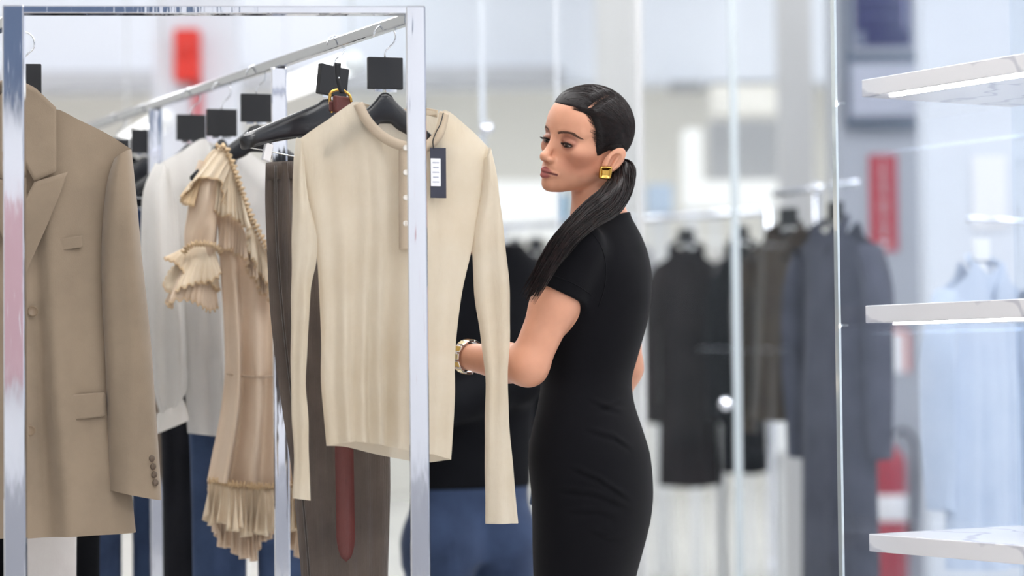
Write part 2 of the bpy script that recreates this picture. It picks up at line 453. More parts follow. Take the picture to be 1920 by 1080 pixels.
onboard('poster_emblem', (1603, 62, 1620, 84), simple('print_grey', srgb(110, 118, 140), .5), .069)
for k in range(3): onboard('poster_line', (1610, -30 + 30 * k, 1684, -27 + 30 * k), simple('print_blue_%d' % k, srgb(66, 70, 130), .5), .069)
onboard('lower_mount', (1590, 118, 1725, 222), MOUNT); onboard('lower_poster', (1596, 124, 1718, 216), simple('pale_print', srgb(178, 182, 198), .6), .063)
RED = simple('sign_red', srgb(176, 28, 46), .4, var=.05)
x0, x1, z0, z1 = rect(1629, 290, 1684, 471, FY - .01)
e = empty('fire_sign', ((x0 + x1) / 2, FY - .012, z0), 'tall red fire extinguisher sign with white stacked letters and arrow', 'sign')
MB().box(((x0 + x1) / 2, FY - .006, (z0 + z1) / 2), (x1 - x0, .010, z1 - z0)).build('plate', RED, e, smooth=False)
LET = simple('sign_white', srgb(226, 214, 220), .5, var=.02)
txt = 'FIREEXTINGUISHER'; hh = (z1 - z0) * .80 / len(txt)
for i, ch in enumerate(txt):
    cu = bpy.data.curves.new('letter', 'FONT'); cu.body = ch; cu.size = hh * 1.35; cu.align_x = 'CENTER'; cu.extrude = .002
    to = bpy.data.objects.new('letter', cu); COL.objects.link(to)
    me = bpy.data.meshes.new_from_object(to); bpy.data.objects.remove(to)
    lo = bpy.data.objects.new('letter', me); COL.objects.link(lo); me.materials.append(LET)
    lo.parent = e; lo.location = (0, -.004, (z1 - z0) * .95 - (i + 1) * hh - (0.01 if i > 3 else 0)); lo.rotation_euler = (PI / 2, 0, 0); lo.scale = (1.5, 1, 1)
cx = (x0 + x1) / 2
MB().add([(cx - .03, FY - .014, z0 + .045), (cx + .03, FY - .014, z0 + .045), (cx, FY - .014, z0 + .012)], [[0, 2, 1]]).build('arrow', LET, e, smooth=False)
q = P(1661, 543, 11.45)
d_ = MB().lathe([(0, 0), (.022, 0), (.024, .01), (.018, .02), (0, .026)], (q.x, FY, q.z), 20, (0, -1, 0)).build('door_stop', BLACKM); tag(d_, 'small round black knob on the grey pillar under the red sign', 'knob')
ORANGE = simple('sign_orange', srgb(206, 104, 84), .5)
x0, x1, z0, z1 = rect(1622, 617, 1706, 698, FY - .01)
e = empty('notice_sign', ((x0 + x1) / 2, FY - .01, z0), 'white notice with an orange border on the pillar', 'sign')
MB().box(((x0 + x1) / 2, FY - .006, (z0 + z1) / 2), (x1 - x0, .010, z1 - z0)).build('plate', PAPER, e, smooth=False)
for (a, b, c_, d) in ((x0, x1, z1 - .018, z1), (x1 - .022, x1, z0, z1), (x0, x0 + .022, z0, z1)):
    MB().box(((a + b) / 2, FY - .012, (c_ + d) / 2), (b - a, .006, d - c_)).build('border', ORANGE, e, smooth=False)
# fire extinguisher
q = P(1678, 830, 11.2); ex, ey = q.x, FY - .10
EXR = simple('extinguisher_red', srgb(168, 22, 50), .3, var=.05, coat=.3)
e = empty('fire_extinguisher', (ex, ey, .12), 'red fire extinguisher with black hose hung on the grey pillar', 'fire extinguisher')
zt = q.z - .05
MB().lathe([(.0, .12), (.075, .125), (.08, .15), (.08, zt - .06), (.072, zt - .02), (.045, zt + .01), (.022, zt + .03), (.022, zt + .05), (0, zt + .052)], (ex, ey, 0), 28).build('cylinder', EXR, e)
MB().lathe([(.0805, zt - .32), (.0815, zt - .318), (.0815, zt - .20), (.0805, zt - .198)], (ex, ey, 0), 28).build('paper_label', PAPER, e)
MB().lathe([(0, 0), (.026, .002), (.026, .03), (.016, .036), (.016, .06), (0, .062)], (ex, ey, zt + .045), 16).build('valve', STEEL, e)
MB().box((ex - .035, ey, zt + .10), (.12, .022, .012), Matrix.Rotation(.25, 3, 'Y')).box((ex - .035, ey, zt + .075), (.11, .022, .010), Matrix.Rotation(.05, 3, 'Y')).build('handle', BLACKM, e)
MB().lathe([(0, 0), (.02, .002), (.02, .014), (0, .016)], (ex, ey - .024, zt + .07), 16, (0, -1, 0)).build('gauge', PAPER, e)
MB().tube(spl([(ex + .02, ey, zt + .075), (ex + .07, ey, zt + .105), (ex + .115, ey, zt + .06), (ex + .125, ey, zt - .05), (ex + .118, ey, zt - .2), (ex + .10, ey - .01, zt - .36)], 24), .012, 10).build('hose', BLACKM, e)
MB().tube([(ex + .10, ey - .01, zt - .34), (ex + .096, ey - .01, zt - .46)], [.014, .02], 12).build('nozzle', BLACKM, e)
MB().box((ex, FY - .012, zt - .1), (.05, .024, .30)).build('wall_bracket', STEEL, e, smooth=False)

# ------------------------------------------------------------------ red alarm board far left
q = P(352, 105, 12.0)
e = empty('alarm_board', (q.x, q.y, q.z - .2), 'bright red fire alarm box with a red pipe below it, far behind the rail', 'alarm')
AR = simple('alarm_red', srgb(214, 46, 34), .4)
MB().box((q.x, q.y, q.z), (.125, .12, .26)).build('box', AR, e, smooth=False, bevel=.01)
MB().lathe([(0, 0), (.03, .003), (.03, .02), (0, .03)], (q.x, q.y - .06, q.z + .03), 16, (0, -1, 0)).build('sounder', AR, e)
MB().tube([(q.x + .045, q.y + .02, q.z - .12), (q.x + .045, q.y + .02, .0)], .026, 12).build('pipe', simple('pipe_red', srgb(196, 96, 104), .5), e)
slab('trim_7', (q.x + .03, q.y + .16, H / 2), (.42, .2, H), COOL)

# linear lamps that hang in the shop behind the rail
for k, (a, b, d, lab) in enumerate((((536, 166), (660, 118), 9.0, 'long tubular lamp glowing behind the tilted trouser hanger'), ((238, 268), (304, 226), 9.4, 'tubular lamp glowing behind the far end of the rail'))):
    A = P(*a, d); Bp = P(*b, d - .6); mid = (A + Bp) / 2
    e = empty('linear_lamp', mid, lab, 'lamp')
    MB().tube([A, Bp], .036, 14).build('tube', emission('lamp_glow_%d' % k, (1, 1, 1, 1), 2.6), e)
    t = (Bp - A).normalized()
    for s_, pnt in ((-1, A), (1, Bp)):
        MB().tube([pnt, pnt + t * s_ * .03], .038, 14).build('end_cap', WHITE, e)
        MB().tube([pnt + Vector((0, 0, .03)), Vector((pnt.x, pnt.y, H))], .003, 6).build('suspension_wire', STEEL, e)
# ------------------------------------------------------------------ chrome rack
RAILM = simple('dark_chrome', (.42, .44, .47, 1), .12, 1, var=.05)
RD = Vector((-.4377, .8991, 0))                      # the rails run back and to the left
PR = P(779, 30, 4.6); PRX = Vector((PR.x, PR.y, 0))  # right front post
PLX = P(26, 30, 4.54); PLX = Vector((PLX.x, PLX.y, 0))
RAILZ = P(755, 36, 4.62).z
TOPZ = P(779, 13, 4.6).z
def post(mb, base, w, z1, yaw=0): mb.box((base.x, base.y, z1 / 2 + .004), (w, w, z1 - .008), rotz(yaw)); return mb
rack = empty('clothes_rack', (PRX + PLX) / 2, 'chrome clothes rack of square posts and long rails carrying garments', 'clothes rack')
post(MB(), PRX, .0375, TOPZ, .04).build('post', CH, rack, smooth=False, bevel=.003)
post(MB(), PLX, .0400, TOPZ, .10).build('post', CH, rack, smooth=False, bevel=.003)
mid = (PRX + PLX) / 2; yawb = math.atan2((PRX - PLX).y, (PRX - PLX).x)
MB().box((mid.x, mid.y, TOPZ - .008), ((PRX - PLX).length, .034, .0145), rotz(yawb)).build('top_bar', CH, rack, smooth=False, bevel=.002)
RAIL0 = P(768, 36, 4.6); RAIL0 = Vector((RAIL0.x, RAIL0.y + .01, RAILZ))
def on_rail(d):
    """point on the right hand rail at depth d"""
    t = (d - RAIL0.y) / RD.y; return RAIL0 + RD * t
def railbox(a, b, name):
    m_ = (a + b) / 2; L_ = (b - a).length; yw = math.atan2((b - a).y, (b - a).x)
    MB().box(m_, (L_, .020, .022), rotz(yw)).build(name, RAILM, rack, smooth=False, bevel=.003)
railbox(RAIL0, on_rail(7.1), 'rail')
LR0 = Vector((PLX.x, PLX.y + .01, RAILZ))
def on_left(d): return LR0 + RD * ((d - LR0.y) / RD.y)
railbox(LR0, on_left(7.0), 'rail')
for d in (5.23, 6.02, 7.08):
    b = on_rail(d); post(MB(), Vector((b.x, b.y, 0)), .034, RAILZ - .011, .1).build('post', CH, rack, smooth=False, bevel=.003)
b = on_left(6.98); post(MB(), Vector((b.x, b.y, 0)), .034, RAILZ - .011, .1).build('post', CH, rack, smooth=False, bevel=.003)
b0, b1 = on_rail(7.08), on_left(6.98)
MB().box((b0 + b1) / 2, ((b1 - b0).length, .02, .022), rotz(math.atan2((b1 - b0).y, (b1 - b0).x))).build('rear_bar', CH, rack, smooth=False, bevel=.003)

# ------------------------------------------------------------------ hangers
def hanger(loc, yaw, label, roll=0, bar=False, drop=0, w=.15, group=None, clips=(-.07, .07), fat=.004, hs=1.0):
    """block headed hanger; loc = point of the rail it hangs on"""
    e = empty('hanger', Vector(loc) - Vector((0, 0, .25)), label, 'hanger', group)
    Rm = rotz(yaw) @ Matrix.Rotation(roll, 3, 'Y')
    T = lambda x, y, z: Vector(loc) + Rm @ Vector((x, y, z - drop))
    r = .022
    pts = [T(r * math.cos(a), 0, -.010 + r * math.sin(a)) for a in np.linspace(PI * 1.02, -PI * .33, 20)]
    pts += [T(.004, 0, -.036), T(0, 0, -.044), T(0, 0, -.058)]
    MB().tube(pts, .0016, 8).build('hook', STEEL, e)
    B = lambda c, s: MB().box(T(*c), s, Rm)
    B((0, 0, -.083), (.070, .013, .062)).build('block', BLACKM, e, smooth=False, bevel=.0015)
    B((-.014, 0, -.1165), (.016, .004, .006)).box(T(.012, 0, -.1165), (.022, .004, .006), Rm).build('neck_ring', STEEL, e, smooth=False)
    n = 34; mb = MB(); xs = np.linspace(-w, w, n)
    rings = []
    for x in xs:
        q = abs(x) / w
        top = -.120 - .014 * min(q / .16, 1) ** 2 - .100 * max(0, (q - .13) / .87) ** 1.02
        hgt = (.046 * (1 - q) ** 2 * .8 + .026 + .004 * math.sin(q * PI)) * hs
        if q > .92: hgt *= math.sqrt(max(.05, 1 - ((q - .92) / .08) ** 2)); top -= .004 * (q - .92) / .08
        thk = .0070 + fat * q ** 1.5
        if q > .93: thk *= math.sqrt(max(.08, 1 - ((q - .93) / .07) ** 2))
        zc = top - hgt / 2; fwd = -fat * .8 * q ** 1.6
        rings.append([T(x, fwd + thk * np.sign(math.sin(a)) * abs(math.sin(a)) ** .7, zc + hgt / 2 * np.sign(math.cos(a)) * abs(math.cos(a)) ** .7) for a in np.linspace(0, 2 * PI, 14, endpoint=False)])
    v = [p for R_ in rings for p in R_]; f = gridf(n, 14, True) + [list(range(14))[::-1], [(n - 1) * 14 + k for k in range(14)]]
    mb.add(v, f).build('arms', BLACKP, e)
    if bar:
        MB().tube([T(-w * .93, -.01, -.225), T(-w * .93, -.01, -.247), T(-w * .88, -.01, -.254), T(w * .88, -.01, -.254), T(w * .93, -.01, -.247), T(w * .93, -.01, -.225)], .0016, 8).build('trouser_bar', STEEL, e)
        for c in clips:
            MB().box(T(c, -.012, -.257), (.018, .009, .036), Rm @ Matrix.Rotation(.12, 3, 'Y')).build('clip', PAPER, e, smooth=False, bevel=.002)
    e['T'] = 0; del e['T']
    return e, T

YG = math.radians(18)
# ------------------------------------------------------------------ cream henley top
H1 = on_rail(4.70)
hanger(H1, YG, 'black hanger inside the cream buttoned top, nearest the rack post', drop=.008, w=.128)
pl = Pl(742, 4.70, YG)
CREAM = fabric('cream_knit', srgb(234, 224, 206), srgb(225, 212, 190), weave=1400, bump=.3, sheen=.1, trans=.3, clear=.16, wr=.4, var=.5)
CREAM2 = fabric('cream_binding', srgb(206, 188, 166), srgb(196, 178, 154), weave=1400, bump=.3, sheen=.2, trans=.08)
hen = empty('henley_top', pl.W(0, pl.uv(742, 860)[1]), 'cream fine knit long sleeved top with buttoned neck hanging on the rack', 'top')
Tf = pl.m([(560, 262), (610, 228), (672, 194), (690, 232), (722, 262), (752, 274), (786, 276), (808, 256), (820, 232), (826, 210), (875, 240), (916, 278)])
Tb = pl.m([(560, 262), (610, 228), (672, 194), (700, 200), (752, 206), (800, 204), (826, 210), (875, 240), (916, 278)])
Lh = pl.m([(566, 310), (584, 400), (594, 480), (599, 560), (602, 640), (602, 720), (607, 780)])
Rh = pl.m([(906, 340), (893, 420), (884, 470), (868, 540), (858, 610), (853, 680), (853, 740), (850, 800)])
Bf = pl.m([(612, 836), (650, 828), (700, 832), (760, 844), (800, 850), (846, 862)])
Bb = pl.m([(612, 836), (650, 838), (700, 850), (760, 862), (800, 868), (846, 862)])
ff = foldfn(4, .026, 8, 2, 9)
def henfold(s, v):
    hang = .010 * np.exp(-((s - .22) / .05) ** 2) * v - .008 * np.exp(-((s - .34) / .05) ** 2) * v + .008 * np.exp(-((s - .86) / .05) ** 2) * v
    return ff(s, v) + hang
body_mesh(pl, Tf, Tb, Bf, Lh, Rh, .026, henfold, 90, 110, pw=.4, Bb=Bb, foldb=foldfn(9, .006, 5)).build('body', CREAM, hen)
ls = pl.m
rows = lambda prs: [(pl.uv(*a), pl.uv(*b)) for a, b in prs]
sleeve_mesh(pl, rows([((556, 258), (566, 300)), ((552, 290), (578, 380)), ((549, 350), (592, 440)), ((547, 430), (592, 490)), ((546, 520), (582, 540)), ((545, 620), (577, 625)), ((545, 710), (572, 710)), ((547, 790), (577, 790)), ((551, 860), (578, 860)), ((548, 934), (581, 938))]), [.024, .022, .018, .016, .016, .018], 90, 24, 3, .22, wr=.0025, t0=.004).build('sleeve', CREAM, hen)
sleeve_mesh(pl, rows([((906, 300), (918, 276)), ((900, 370), (930, 320)), ((888, 430), (940, 390)), ((888, 490), (950, 470)), ((892, 560), (957, 550)), ((902, 630), (957, 620)), ((911, 700), (953, 700)), ((911, 770), (954, 780)), ((910, 850), (960, 850)), ((911, 930), (966, 920)), ((911, 982), (972, 981))]), [.024, .022, .018, .018, .018, .020], 90, 24, 5, .2, wr=.002, t0=-.004).build('sleeve', CREAM, hen)
def band(pl, pts, w, t, name, mat, parent, n=60, thick=.003, inward=None):
    """flat ribbon along a line in the garment plane; t depth or list"""
    c = spl(pts, n); tg = np.gradient(c, axis=0); tg /= np.linalg.norm(tg, axis=1)[:, None]
    nm = np.stack([-tg[:, 1], tg[:, 0]], 1); tt = np.interp(np.linspace(0, 1, n), np.linspace(0, 1, len(np.atleast_1d(t))), np.atleast_1d(t))
    a = pl.w(c + nm * w / 2, tt); b = pl.w(c - nm * w / 2, tt); m_ = pl.w(c, tt + thick)
    return MB().grid(np.stack([a, m_, b], 1)).build(name, mat, parent, solid=.0015)
neck = pl.m([(668, 196), (682, 228), (712, 260), (752, 277), (788, 279), (812, 258), (823, 234), (829, 212)])
band(pl, neck, .020, [.014, .026, .029, .030, .030, .028, .014], 'neckband', CREAM2, hen)
band(pl, pl.m([(676, 196), (700, 203), (752, 209), (800, 207), (824, 212)]), .014, [-.012, -.02, -.024, -.02, -.012], 'back_neckband', CREAM2, hen, thick=-.003)
band(pl, pl.m([(752, 270), (752, 340), (752, 400), (752, 470)]), .026, [.029, .03, .031, .032], 'placket', CREAM2, hen)
PEARL = simple('shell_button', srgb(236, 230, 222), .2, var=.06, coat=.4)
for y in (280, 326, 373, 421):
    MB().lathe([(0, 0), (.0052, 0), (.0058, .001), (.0052, .0022), (.0036, .0018), (0, .0018)], pl.pt(752, y, .033), 16, pl.N).build('button', PEARL, hen)
MB().box(pl.pt(743, 215, -.019), (.028, .001, .018), rotz(YG)).build('neck_label', PAPER, hen, smooth=False)
# hang tag
tagm = simple('black_card', srgb(44, 46, 62), .5, var=.02)
e = empty('hang_tag', pl.pt(814, 373, .036), 'dark card swing tag with a white price sticker, tied to the cream top', 'tag')
MB().box(pl.pt(812, 327, .036), (.032, .0012, .098), rotz(YG)).build('card', tagm, e, smooth=False, bevel=.0004)
MB().box(pl.pt(807, 326, .0375), (.020, .0008, .054), rotz(YG)).build('price_sticker', PAPER, e, smooth=False)
for k in range(5): MB().box(pl.pt(807, 308 + 9 * k, .0381), (.013 - .002 * (k % 2), .0004, .0022), rotz(YG)).build('print_line', simple('print_grey_%d' % k, srgb(170, 174, 190), .6), e, smooth=False)
MB().tube(spl([pl.pt(803, 282, .037), pl.pt(802, 268, .037), pl.pt(808, 252, .034), pl.pt(817, 236, .031), pl.pt(826, 214, .02)], 20), .0011, 6).build('cord', BLACKM, e)

# ------------------------------------------------------------------ trouser hanger, trousers and belt
Y2 = math.radians(40)
H2 = on_rail(4.93)
hanger(H2, Y2, 'glossy black hanger tilted on the rail, holding grey brown trousers', roll=.12, bar=True, drop=-.004, w=.215, fat=.015, hs=1.25, clips=(-.15, .05))
pt_ = Pl(636, 4.96, math.radians(22))
CORD = fabric('grey_brown_corduroy', srgb(104, 93, 86), srgb(82, 73, 69), weave=700, bump=.35, sheen=.25, rib=95, wr=.5)
tro = empty('corduroy_trousers', pt_.W(0, .62), 'grey brown corduroy trousers clipped to the tilted hanger', 'trousers')
def trouser_tube(pl, prs, thick, seed, amp=.02, t0=0, fold=None, nv=80, n=44, pw=.5):
    return None
ft = foldfn(21, .010, 6, 2, 6, .4)
def tf(s, v): return ft(s, v) + .014 * np.exp(-((s - (.25 - .12 * v)) / .06) ** 2) - .012 * np.exp(-((s - (.15)) / .05) ** 2)
Lt = pt_.m([(497, 360), (500, 460), (508, 600), (528, 760), (546, 880), (556, 980), (566, 1100), (574, 1240)])
Rt = pt_.m([(640, 400), (660, 520), (700, 700), (730, 830), (732, 900), (730, 1000), (727, 1100), (724, 1240)])
body_mesh(pt_, pt_.m([(498, 308), (530, 306), (560, 308), (620, 312)]), pt_.m([(498, 308), (530, 304), (560, 305), (620, 312)]), pt_.m([(580, 1330), (650, 1334), (722, 1330)]), Lt, Rt, .026, tf, 70, 90).build('legs', CORD, tro)
band(pt_, pt_.m([(498, 322), (530, 320), (560, 321), (622, 326)]), .036, [.006, .02, .03, .012], 'waistband', CORD, tro, thick=.004)
band(pt_, pt_.m([(511, 312), (512, 420), (524, 600), (546, 800), (566, 1000), (580, 1200)]), .004, [.022, .024, .026, .028, .028, .028], 'leg_fold_line', fabric('fold_line_cloth', srgb(70, 62, 58), weave=700), tro)  # narrow darker strip along the inner fold of the leg
# belt
pb = Pl(645, 4.84, math.radians(14))
belt = empty('leather_belt', pb.W(pb.uv(648, 1053)[0], pb.uv(648, 1053)[1]), 'reddish brown leather belt hanging by its gold buckle between the top and the trousers', 'belt')
cl = spl(pb.m([(646, 200), (641, 300), (640, 450), (643, 640), (645, 820), (647, 940), (648, 1000)]), 50)
wb = .0185
rowsb = [np.stack([c + [-wb, 0], c + [wb, 0]]) for c in cl]
tip = pb.uv(649, 1053)
for k in np.linspace(.1, 1, 8):
    c = cl[-1] * (1 - k) + np.array(tip) * k; ww = wb * math.sqrt(max(0.0, 1 - k ** 1.8)) + .0004
    rowsb.append(np.stack([c + [-ww, 0], c + [ww, 0]]))
G = np.array(rowsb)
MB().grid(pb.w(G, 0.0)).build('strap', LEATHER, belt, solid=.0035)
MB().box(pb.pt(641, 197, .004), (.048, .010, .034), rotz(.9)).build('buckle_fold', LEATHER, belt, smooth=False, bevel=.003)
bk = [pb.pt(*q, .004) for q in ((622, 212), (618, 190), (620, 174), (632, 169), (646, 172), (655, 180), (658, 192))]
MB().tube(spl(bk, 26), .0030, 10).build('buckle', GOLD, belt)
MB().box(pb.pt(622, 200, .006), (.013, .010, .020), rotz(.2)).build('keeper', LEATHER, belt, smooth=False, bevel=.002)
MB().grid(np.stack([pb.w(spl(pb.m([(626, 118), (627, 140), (632, 165), (636, 176)]), 14), .008), pb.w(spl(pb.m([(638, 120), (637, 140), (642, 165), (645, 176)]), 14), .008)], 1)).build('hanging_loop', BLACKM, belt, solid=.003)
MB().lathe([(0, 0), (.0022, 0), (.002, .001), (0, .0014)], pb.pt(634, 147, .0095), 12, pb.N).build('rivet', STEEL, belt)

# ------------------------------------------------------------------ ruffled dress
H3 = on_rail(5.36)
hanger(H3, YG, 'black hanger carrying the ruffled beige dress, just behind the second post')
pd = Pl(474, 5.36, YG)
BEIGE = fabric('beige_crepe', srgb(236, 215, 192), srgb(226, 203, 178), weave=800, bump=.25, sheen=.2, trans=.12, wr=.3)
PLEAT = fabric('cream_pleats', srgb(244, 229, 205), srgb(228, 206, 176), weave=700, bump=.25, sheen=.2, trans=.15)
EDGEM = fabric('ochre_frill_edge', srgb(226, 200, 164), srgb(208, 178, 138), weave=700, bump=.4, sheen=.1)
dre = empty('ruffled_dress', pd.W(0, pd.uv(470, 1055)[1]), 'pale beige dress with pleated ruffles at neckline, cuff and hem', 'dress')
def ruffle(pl, top, bot, ntw, amp, t, name, mat, parent, seed=0, n=260, m=14, lag=0., edge=None, t1=None, jag=.0):
    """pleated strip between a top line and a bottom line; the pleats open towards the bottom"""
    a = spl(top, n); b = spl(bot, n); r = random.Random(seed)
    s = np.linspace(0, 1, n); ph = 2 * PI * ntw * s + .8 * np.sin(2 * PI * 2.3 * s + seed) + .5 * np.sin(2 * PI * 5.1 * s + 2 * seed)
    big = np.sin(2 * PI * ntw / 6.0 * s + seed * 1.7)
    rows_ = []
    tt = np.interp(s, np.linspace(0, 1, len(np.atleast_1d(t))), np.atleast_1d(t))
    t1 = tt if t1 is None else np.interp(s, np.linspace(0, 1, len(np.atleast_1d(t1))), np.atleast_1d(t1))
    for k in range(m):
        v = k / (m - 1.0)
        c = a * (1 - v) + b * v
        c = c + np.stack([amp * .35 * np.cos(ph) * v, jag * v * (np.sin(ph * .37 + seed) + .6 * big)], 1)
        dep = tt * (1 - v) + t1 * v + amp * (np.sin(ph) * .55 * v ** .6 + big * 1.1 * v)
        rows_.append(pl.w(c, dep))
    o = MB().grid(np.array(rows_)).build(name, mat, parent, solid=.0008)
    if edge:
        MB().tube([tuple(p) for p in rows_[-1]], edge, 5).build('frill_edge', EDGEM, o)
    return o
def header(pl, line, t, name, parent, h=.010, n=150, seed=1):
    """narrow crumpled frill heading"""
    c = spl(line, n); r = random.Random(seed); tt = np.interp(np.linspace(0, 1, n), np.linspace(0, 1, len(np.atleast_1d(t))), np.atleast_1d(t))
    tg = np.gradient(c, axis=0); tg /= np.linalg.norm(tg, axis=1)[:, None]; nm = np.stack([-tg[:, 1], tg[:, 0]], 1)
    ph = np.arange(n) * 1.25
    a = pl.w(c + nm * (h * (.6 + .4 * np.sin(ph * .7)))[:, None], tt + .006 * np.sin(ph)); b = pl.w(c, tt + .004); d = pl.w(c - nm * (h * (.5 + .3 * np.cos(ph * .9)))[:, None], tt + .007 * np.cos(ph))
    return MB().grid(np.stack([a, b, d], 1)).build(name, EDGEM, parent, solid=.002)
# bodice and skirt
sk = foldfn(33, .016, 6, 2, 5, .5)
def skf(s, v): return sk(s, v) + .018 * np.exp(-((s - .13) / .05) ** 2) * v - .022 * np.exp(-((s - .24) / .05) ** 2) * (.3 + v)
Ld = pd.m([(408, 420), (414, 520), (420, 620), (421, 700), (412, 780), (398, 850)])
Rd = pd.m([(556, 420), (552, 520), (546, 620), (545, 700), (552, 780), (562, 850)])
body_mesh(pd, pd.m([(404, 300), (450, 420), (496, 540), (530, 430), (556, 310)]), pd.m([(404, 300), (446, 400), (490, 500), (530, 410), (556, 310)]), pd.m([(388, 902), (430, 906), (480, 912), (530, 910), (572, 904)]), Ld, Rd, .034, skf, 80, 90).build('bodice_and_skirt', BEIGE, dre)
header(pd, pd.m([(421, 700), (460, 706), (500, 706), (545, 700)]), [.012, .04, .04, .012], 'waist_seam', dre, .002, 120).data.materials[0] = BEIGE
# hem ruffles
ruffle(pd, pd.m([(390, 915), (440, 925), (500, 930), (570, 915)]), pd.m([(398, 990), (440, 1040), (475, 1052), (500, 1010), (566, 1045)]), 16, .020, -.01, 'hem_underlayer', BEIGE, dre, 5, jag=.006)
ruffle(pd, pd.m([(387, 902), (440, 910), (500, 912), (572, 904)]), pd.m([(382, 968), (420, 990), (470, 998), (520, 992), (576, 985)]), 17, .028, [.012, .045, .045, .012], 'hem_ruffle', PLEAT, dre, 2, t1=[.02, .06, .06, .02], jag=.007)
header(pd, pd.m([(387, 900), (440, 908), (500, 911), (572, 904)]), [.016, .05, .05, .016], 'hem_heading', dre, .010, 200)
# sleeve
sleeve_mesh(pd, [(pd.uv(*a), pd.uv(*b)) for a, b in (((372, 300), (412, 330)), ((360, 340), (410, 370)), ((352, 400), (408, 420)), ((346, 440), (406, 460)), ((348, 478), (404, 486)))], [.03, .035, .035, .03], 40, 28, 4, .28).build('sleeve', BEIGE, dre)
# shoulder ruffle (cap)
ruffle(pd, pd.m([(386, 292), (396, 282), (410, 280), (424, 300), (434, 330)]), pd.m([(338, 372), (362, 342), (384, 336), (402, 342), (412, 384)]), 7, .009, [.02, .03, .04, .04], 'shoulder_ruffle', PLEAT, dre, 3, t1=[.0, .05, .06, .05], edge=.0016, jag=.003)
ruffle(pd, pd.m([(386, 292), (376, 310), (366, 330)]), pd.m([(356, 390), (344, 385), (338, 366)]), 6, .010, [.02, .0], 'shoulder_ruffle', EDGEM, dre, 8, n=80)
# neckline ruffle, two tiers, running down to the right
ruffle(pd, pd.m([(408, 282), (428, 320), (446, 370), (468, 430), (492, 478), (506, 500)]), pd.m([(396, 395), (412, 408), (444, 418), (462, 490), (486, 530), (500, 566)]), 26, .012, [.03, .045, .05, .05], 'neckline_ruffle', PLEAT, dre, 6, t1=[.045, .06, .065, .06], edge=.0013, jag=.004)
ruffle(pd, pd.m([(412, 396), (440, 412), (466, 470), (500, 520)]), pd.m([(406, 466), (446, 482), (462, 515), (500, 572)]), 22, .012, [.02, .03, .035, .035], 'neckline_ruffle', BEIGE, dre, 7, t1=[.03, .045, .05, .045], edge=.0013, jag=.004)
header(pd, pd.m([(398, 278), (412, 278), (424, 300), (440, 348), (456, 396), (476, 440), (496, 478), (508, 496)]), [.035, .05, .055, .06], 'neckline_heading', dre, .009, 170)
ruffle(pd, pd.m([(556, 300), (540, 380), (528, 440), (512, 500)]), pd.m([(570, 400), (556, 450), (540, 520), (520, 566)]), 22, .012, [.03, .045, .05, .05], 'neckline_ruffle', PLEAT, dre, 9, t1=[.04, .055, .06, .06], edge=.0013, jag=.004)
header(pd, pd.m([(552, 292), (540, 350), (528, 420), (510, 496)]), [.035, .05, .055, .06], 'neckline_heading', dre, .009, 150)
# cuff: three flared pleated tiers
def flare(c0, r0, ry0, c1, r1, ry1, ntw, amp, name, mat, seed, arc=(0, 2 * PI), n=200, m=10, edge=.0016):
    c0 = pd.uv(*c0); c1 = pd.uv(*c1); a = np.linspace(*arc, n); rows_ = []
    for k in range(m):
        v = k / (m - 1.0); e_ = v ** .8
        ru = r0 + (r1 - r0) * e_; rd = ry0 + (ry1 - ry0) * e_
        wob = 1 + amp * v * np.sin(ntw * a) + .17 * v * np.sin(3 * a + seed) + .12 * v * np.sin(5 * a + 2 * seed)
        u = c0[0] * (1 - v) + c1[0] * v + ru * np.cos(a) * wob; z = c0[1] * (1 - v) + c1[1] * v - .018 * v * np.sin(2 * a + seed) - .004 * v * np.cos(ntw * a) - .020 * v * np.sin(a)
        rows_.append(pd.w(np.stack([u, z], 1), rd * np.sin(a) * wob))
    o = MB().grid(np.array(rows_)).build(name, mat, dre, solid=.0008)
    MB().tube([tuple(p) for p in rows_[-1]], edge, 5).build('frill_edge', EDGEM, o)
    return o
flare((372, 480), .032, .03, (354, 562), .050, .05, 24, .05, 'cuff_ruffle', BEIGE, 1)
flare((374, 474), .032, .032, (358, 530), .056, .055, 26, .05, 'cuff_ruffle', PLEAT, 2)
flare((376, 462), .028, .03, (366, 500), .052, .055, 28, .05, 'cuff_ruffle', PLEAT, 5)
header(pd, pd.m([(338, 476), (352, 462), (376, 460), (398, 466), (410, 476)]), [.03, .05, .06, .05, .03], 'cuff_heading', dre, .009, 90)

# ------------------------------------------------------------------ white blouse
H4 = on_rail(5.57)
hanger(H4, YG, 'black hanger carrying the white blouse', bar=True, w=.10, drop=.01)
pw = Pl(405, 5.57, YG)
WHT = fabric('white_crepe', srgb(246, 245, 243), srgb(240, 238, 235), weave=900, bump=.15, sheen=.2, trans=.4, wr=.35)
SATIN = simple('white_satin', srgb(240, 238, 234), .35, var=.02)
blo = empty('white_blouse', pw.W(0, pw.uv(405, 818)[1]), 'loose white blouse with gathered cuff hanging behind the ruffled dress', 'blouse')
body_mesh(pw, pw.m([(300, 306), (340, 284), (380, 262), (400, 300), (428, 330), (450, 284), (490, 306), (522, 330)]), pw.m([(300, 306), (340, 284), (380, 262), (410, 268), (450, 284), (490, 306), (522, 330)]), pw.m([(352, 812), (400, 817), (450, 818), (520, 815)]), pw.m([(316, 400), (334, 500), (340, 600), (346, 720)]), pw.m([(514, 420), (512, 560), (516, 720)]), .045, foldfn(41, .02, 6, 2, 6, .4), 60, 70, pw=.35).build('body', WHT, blo)
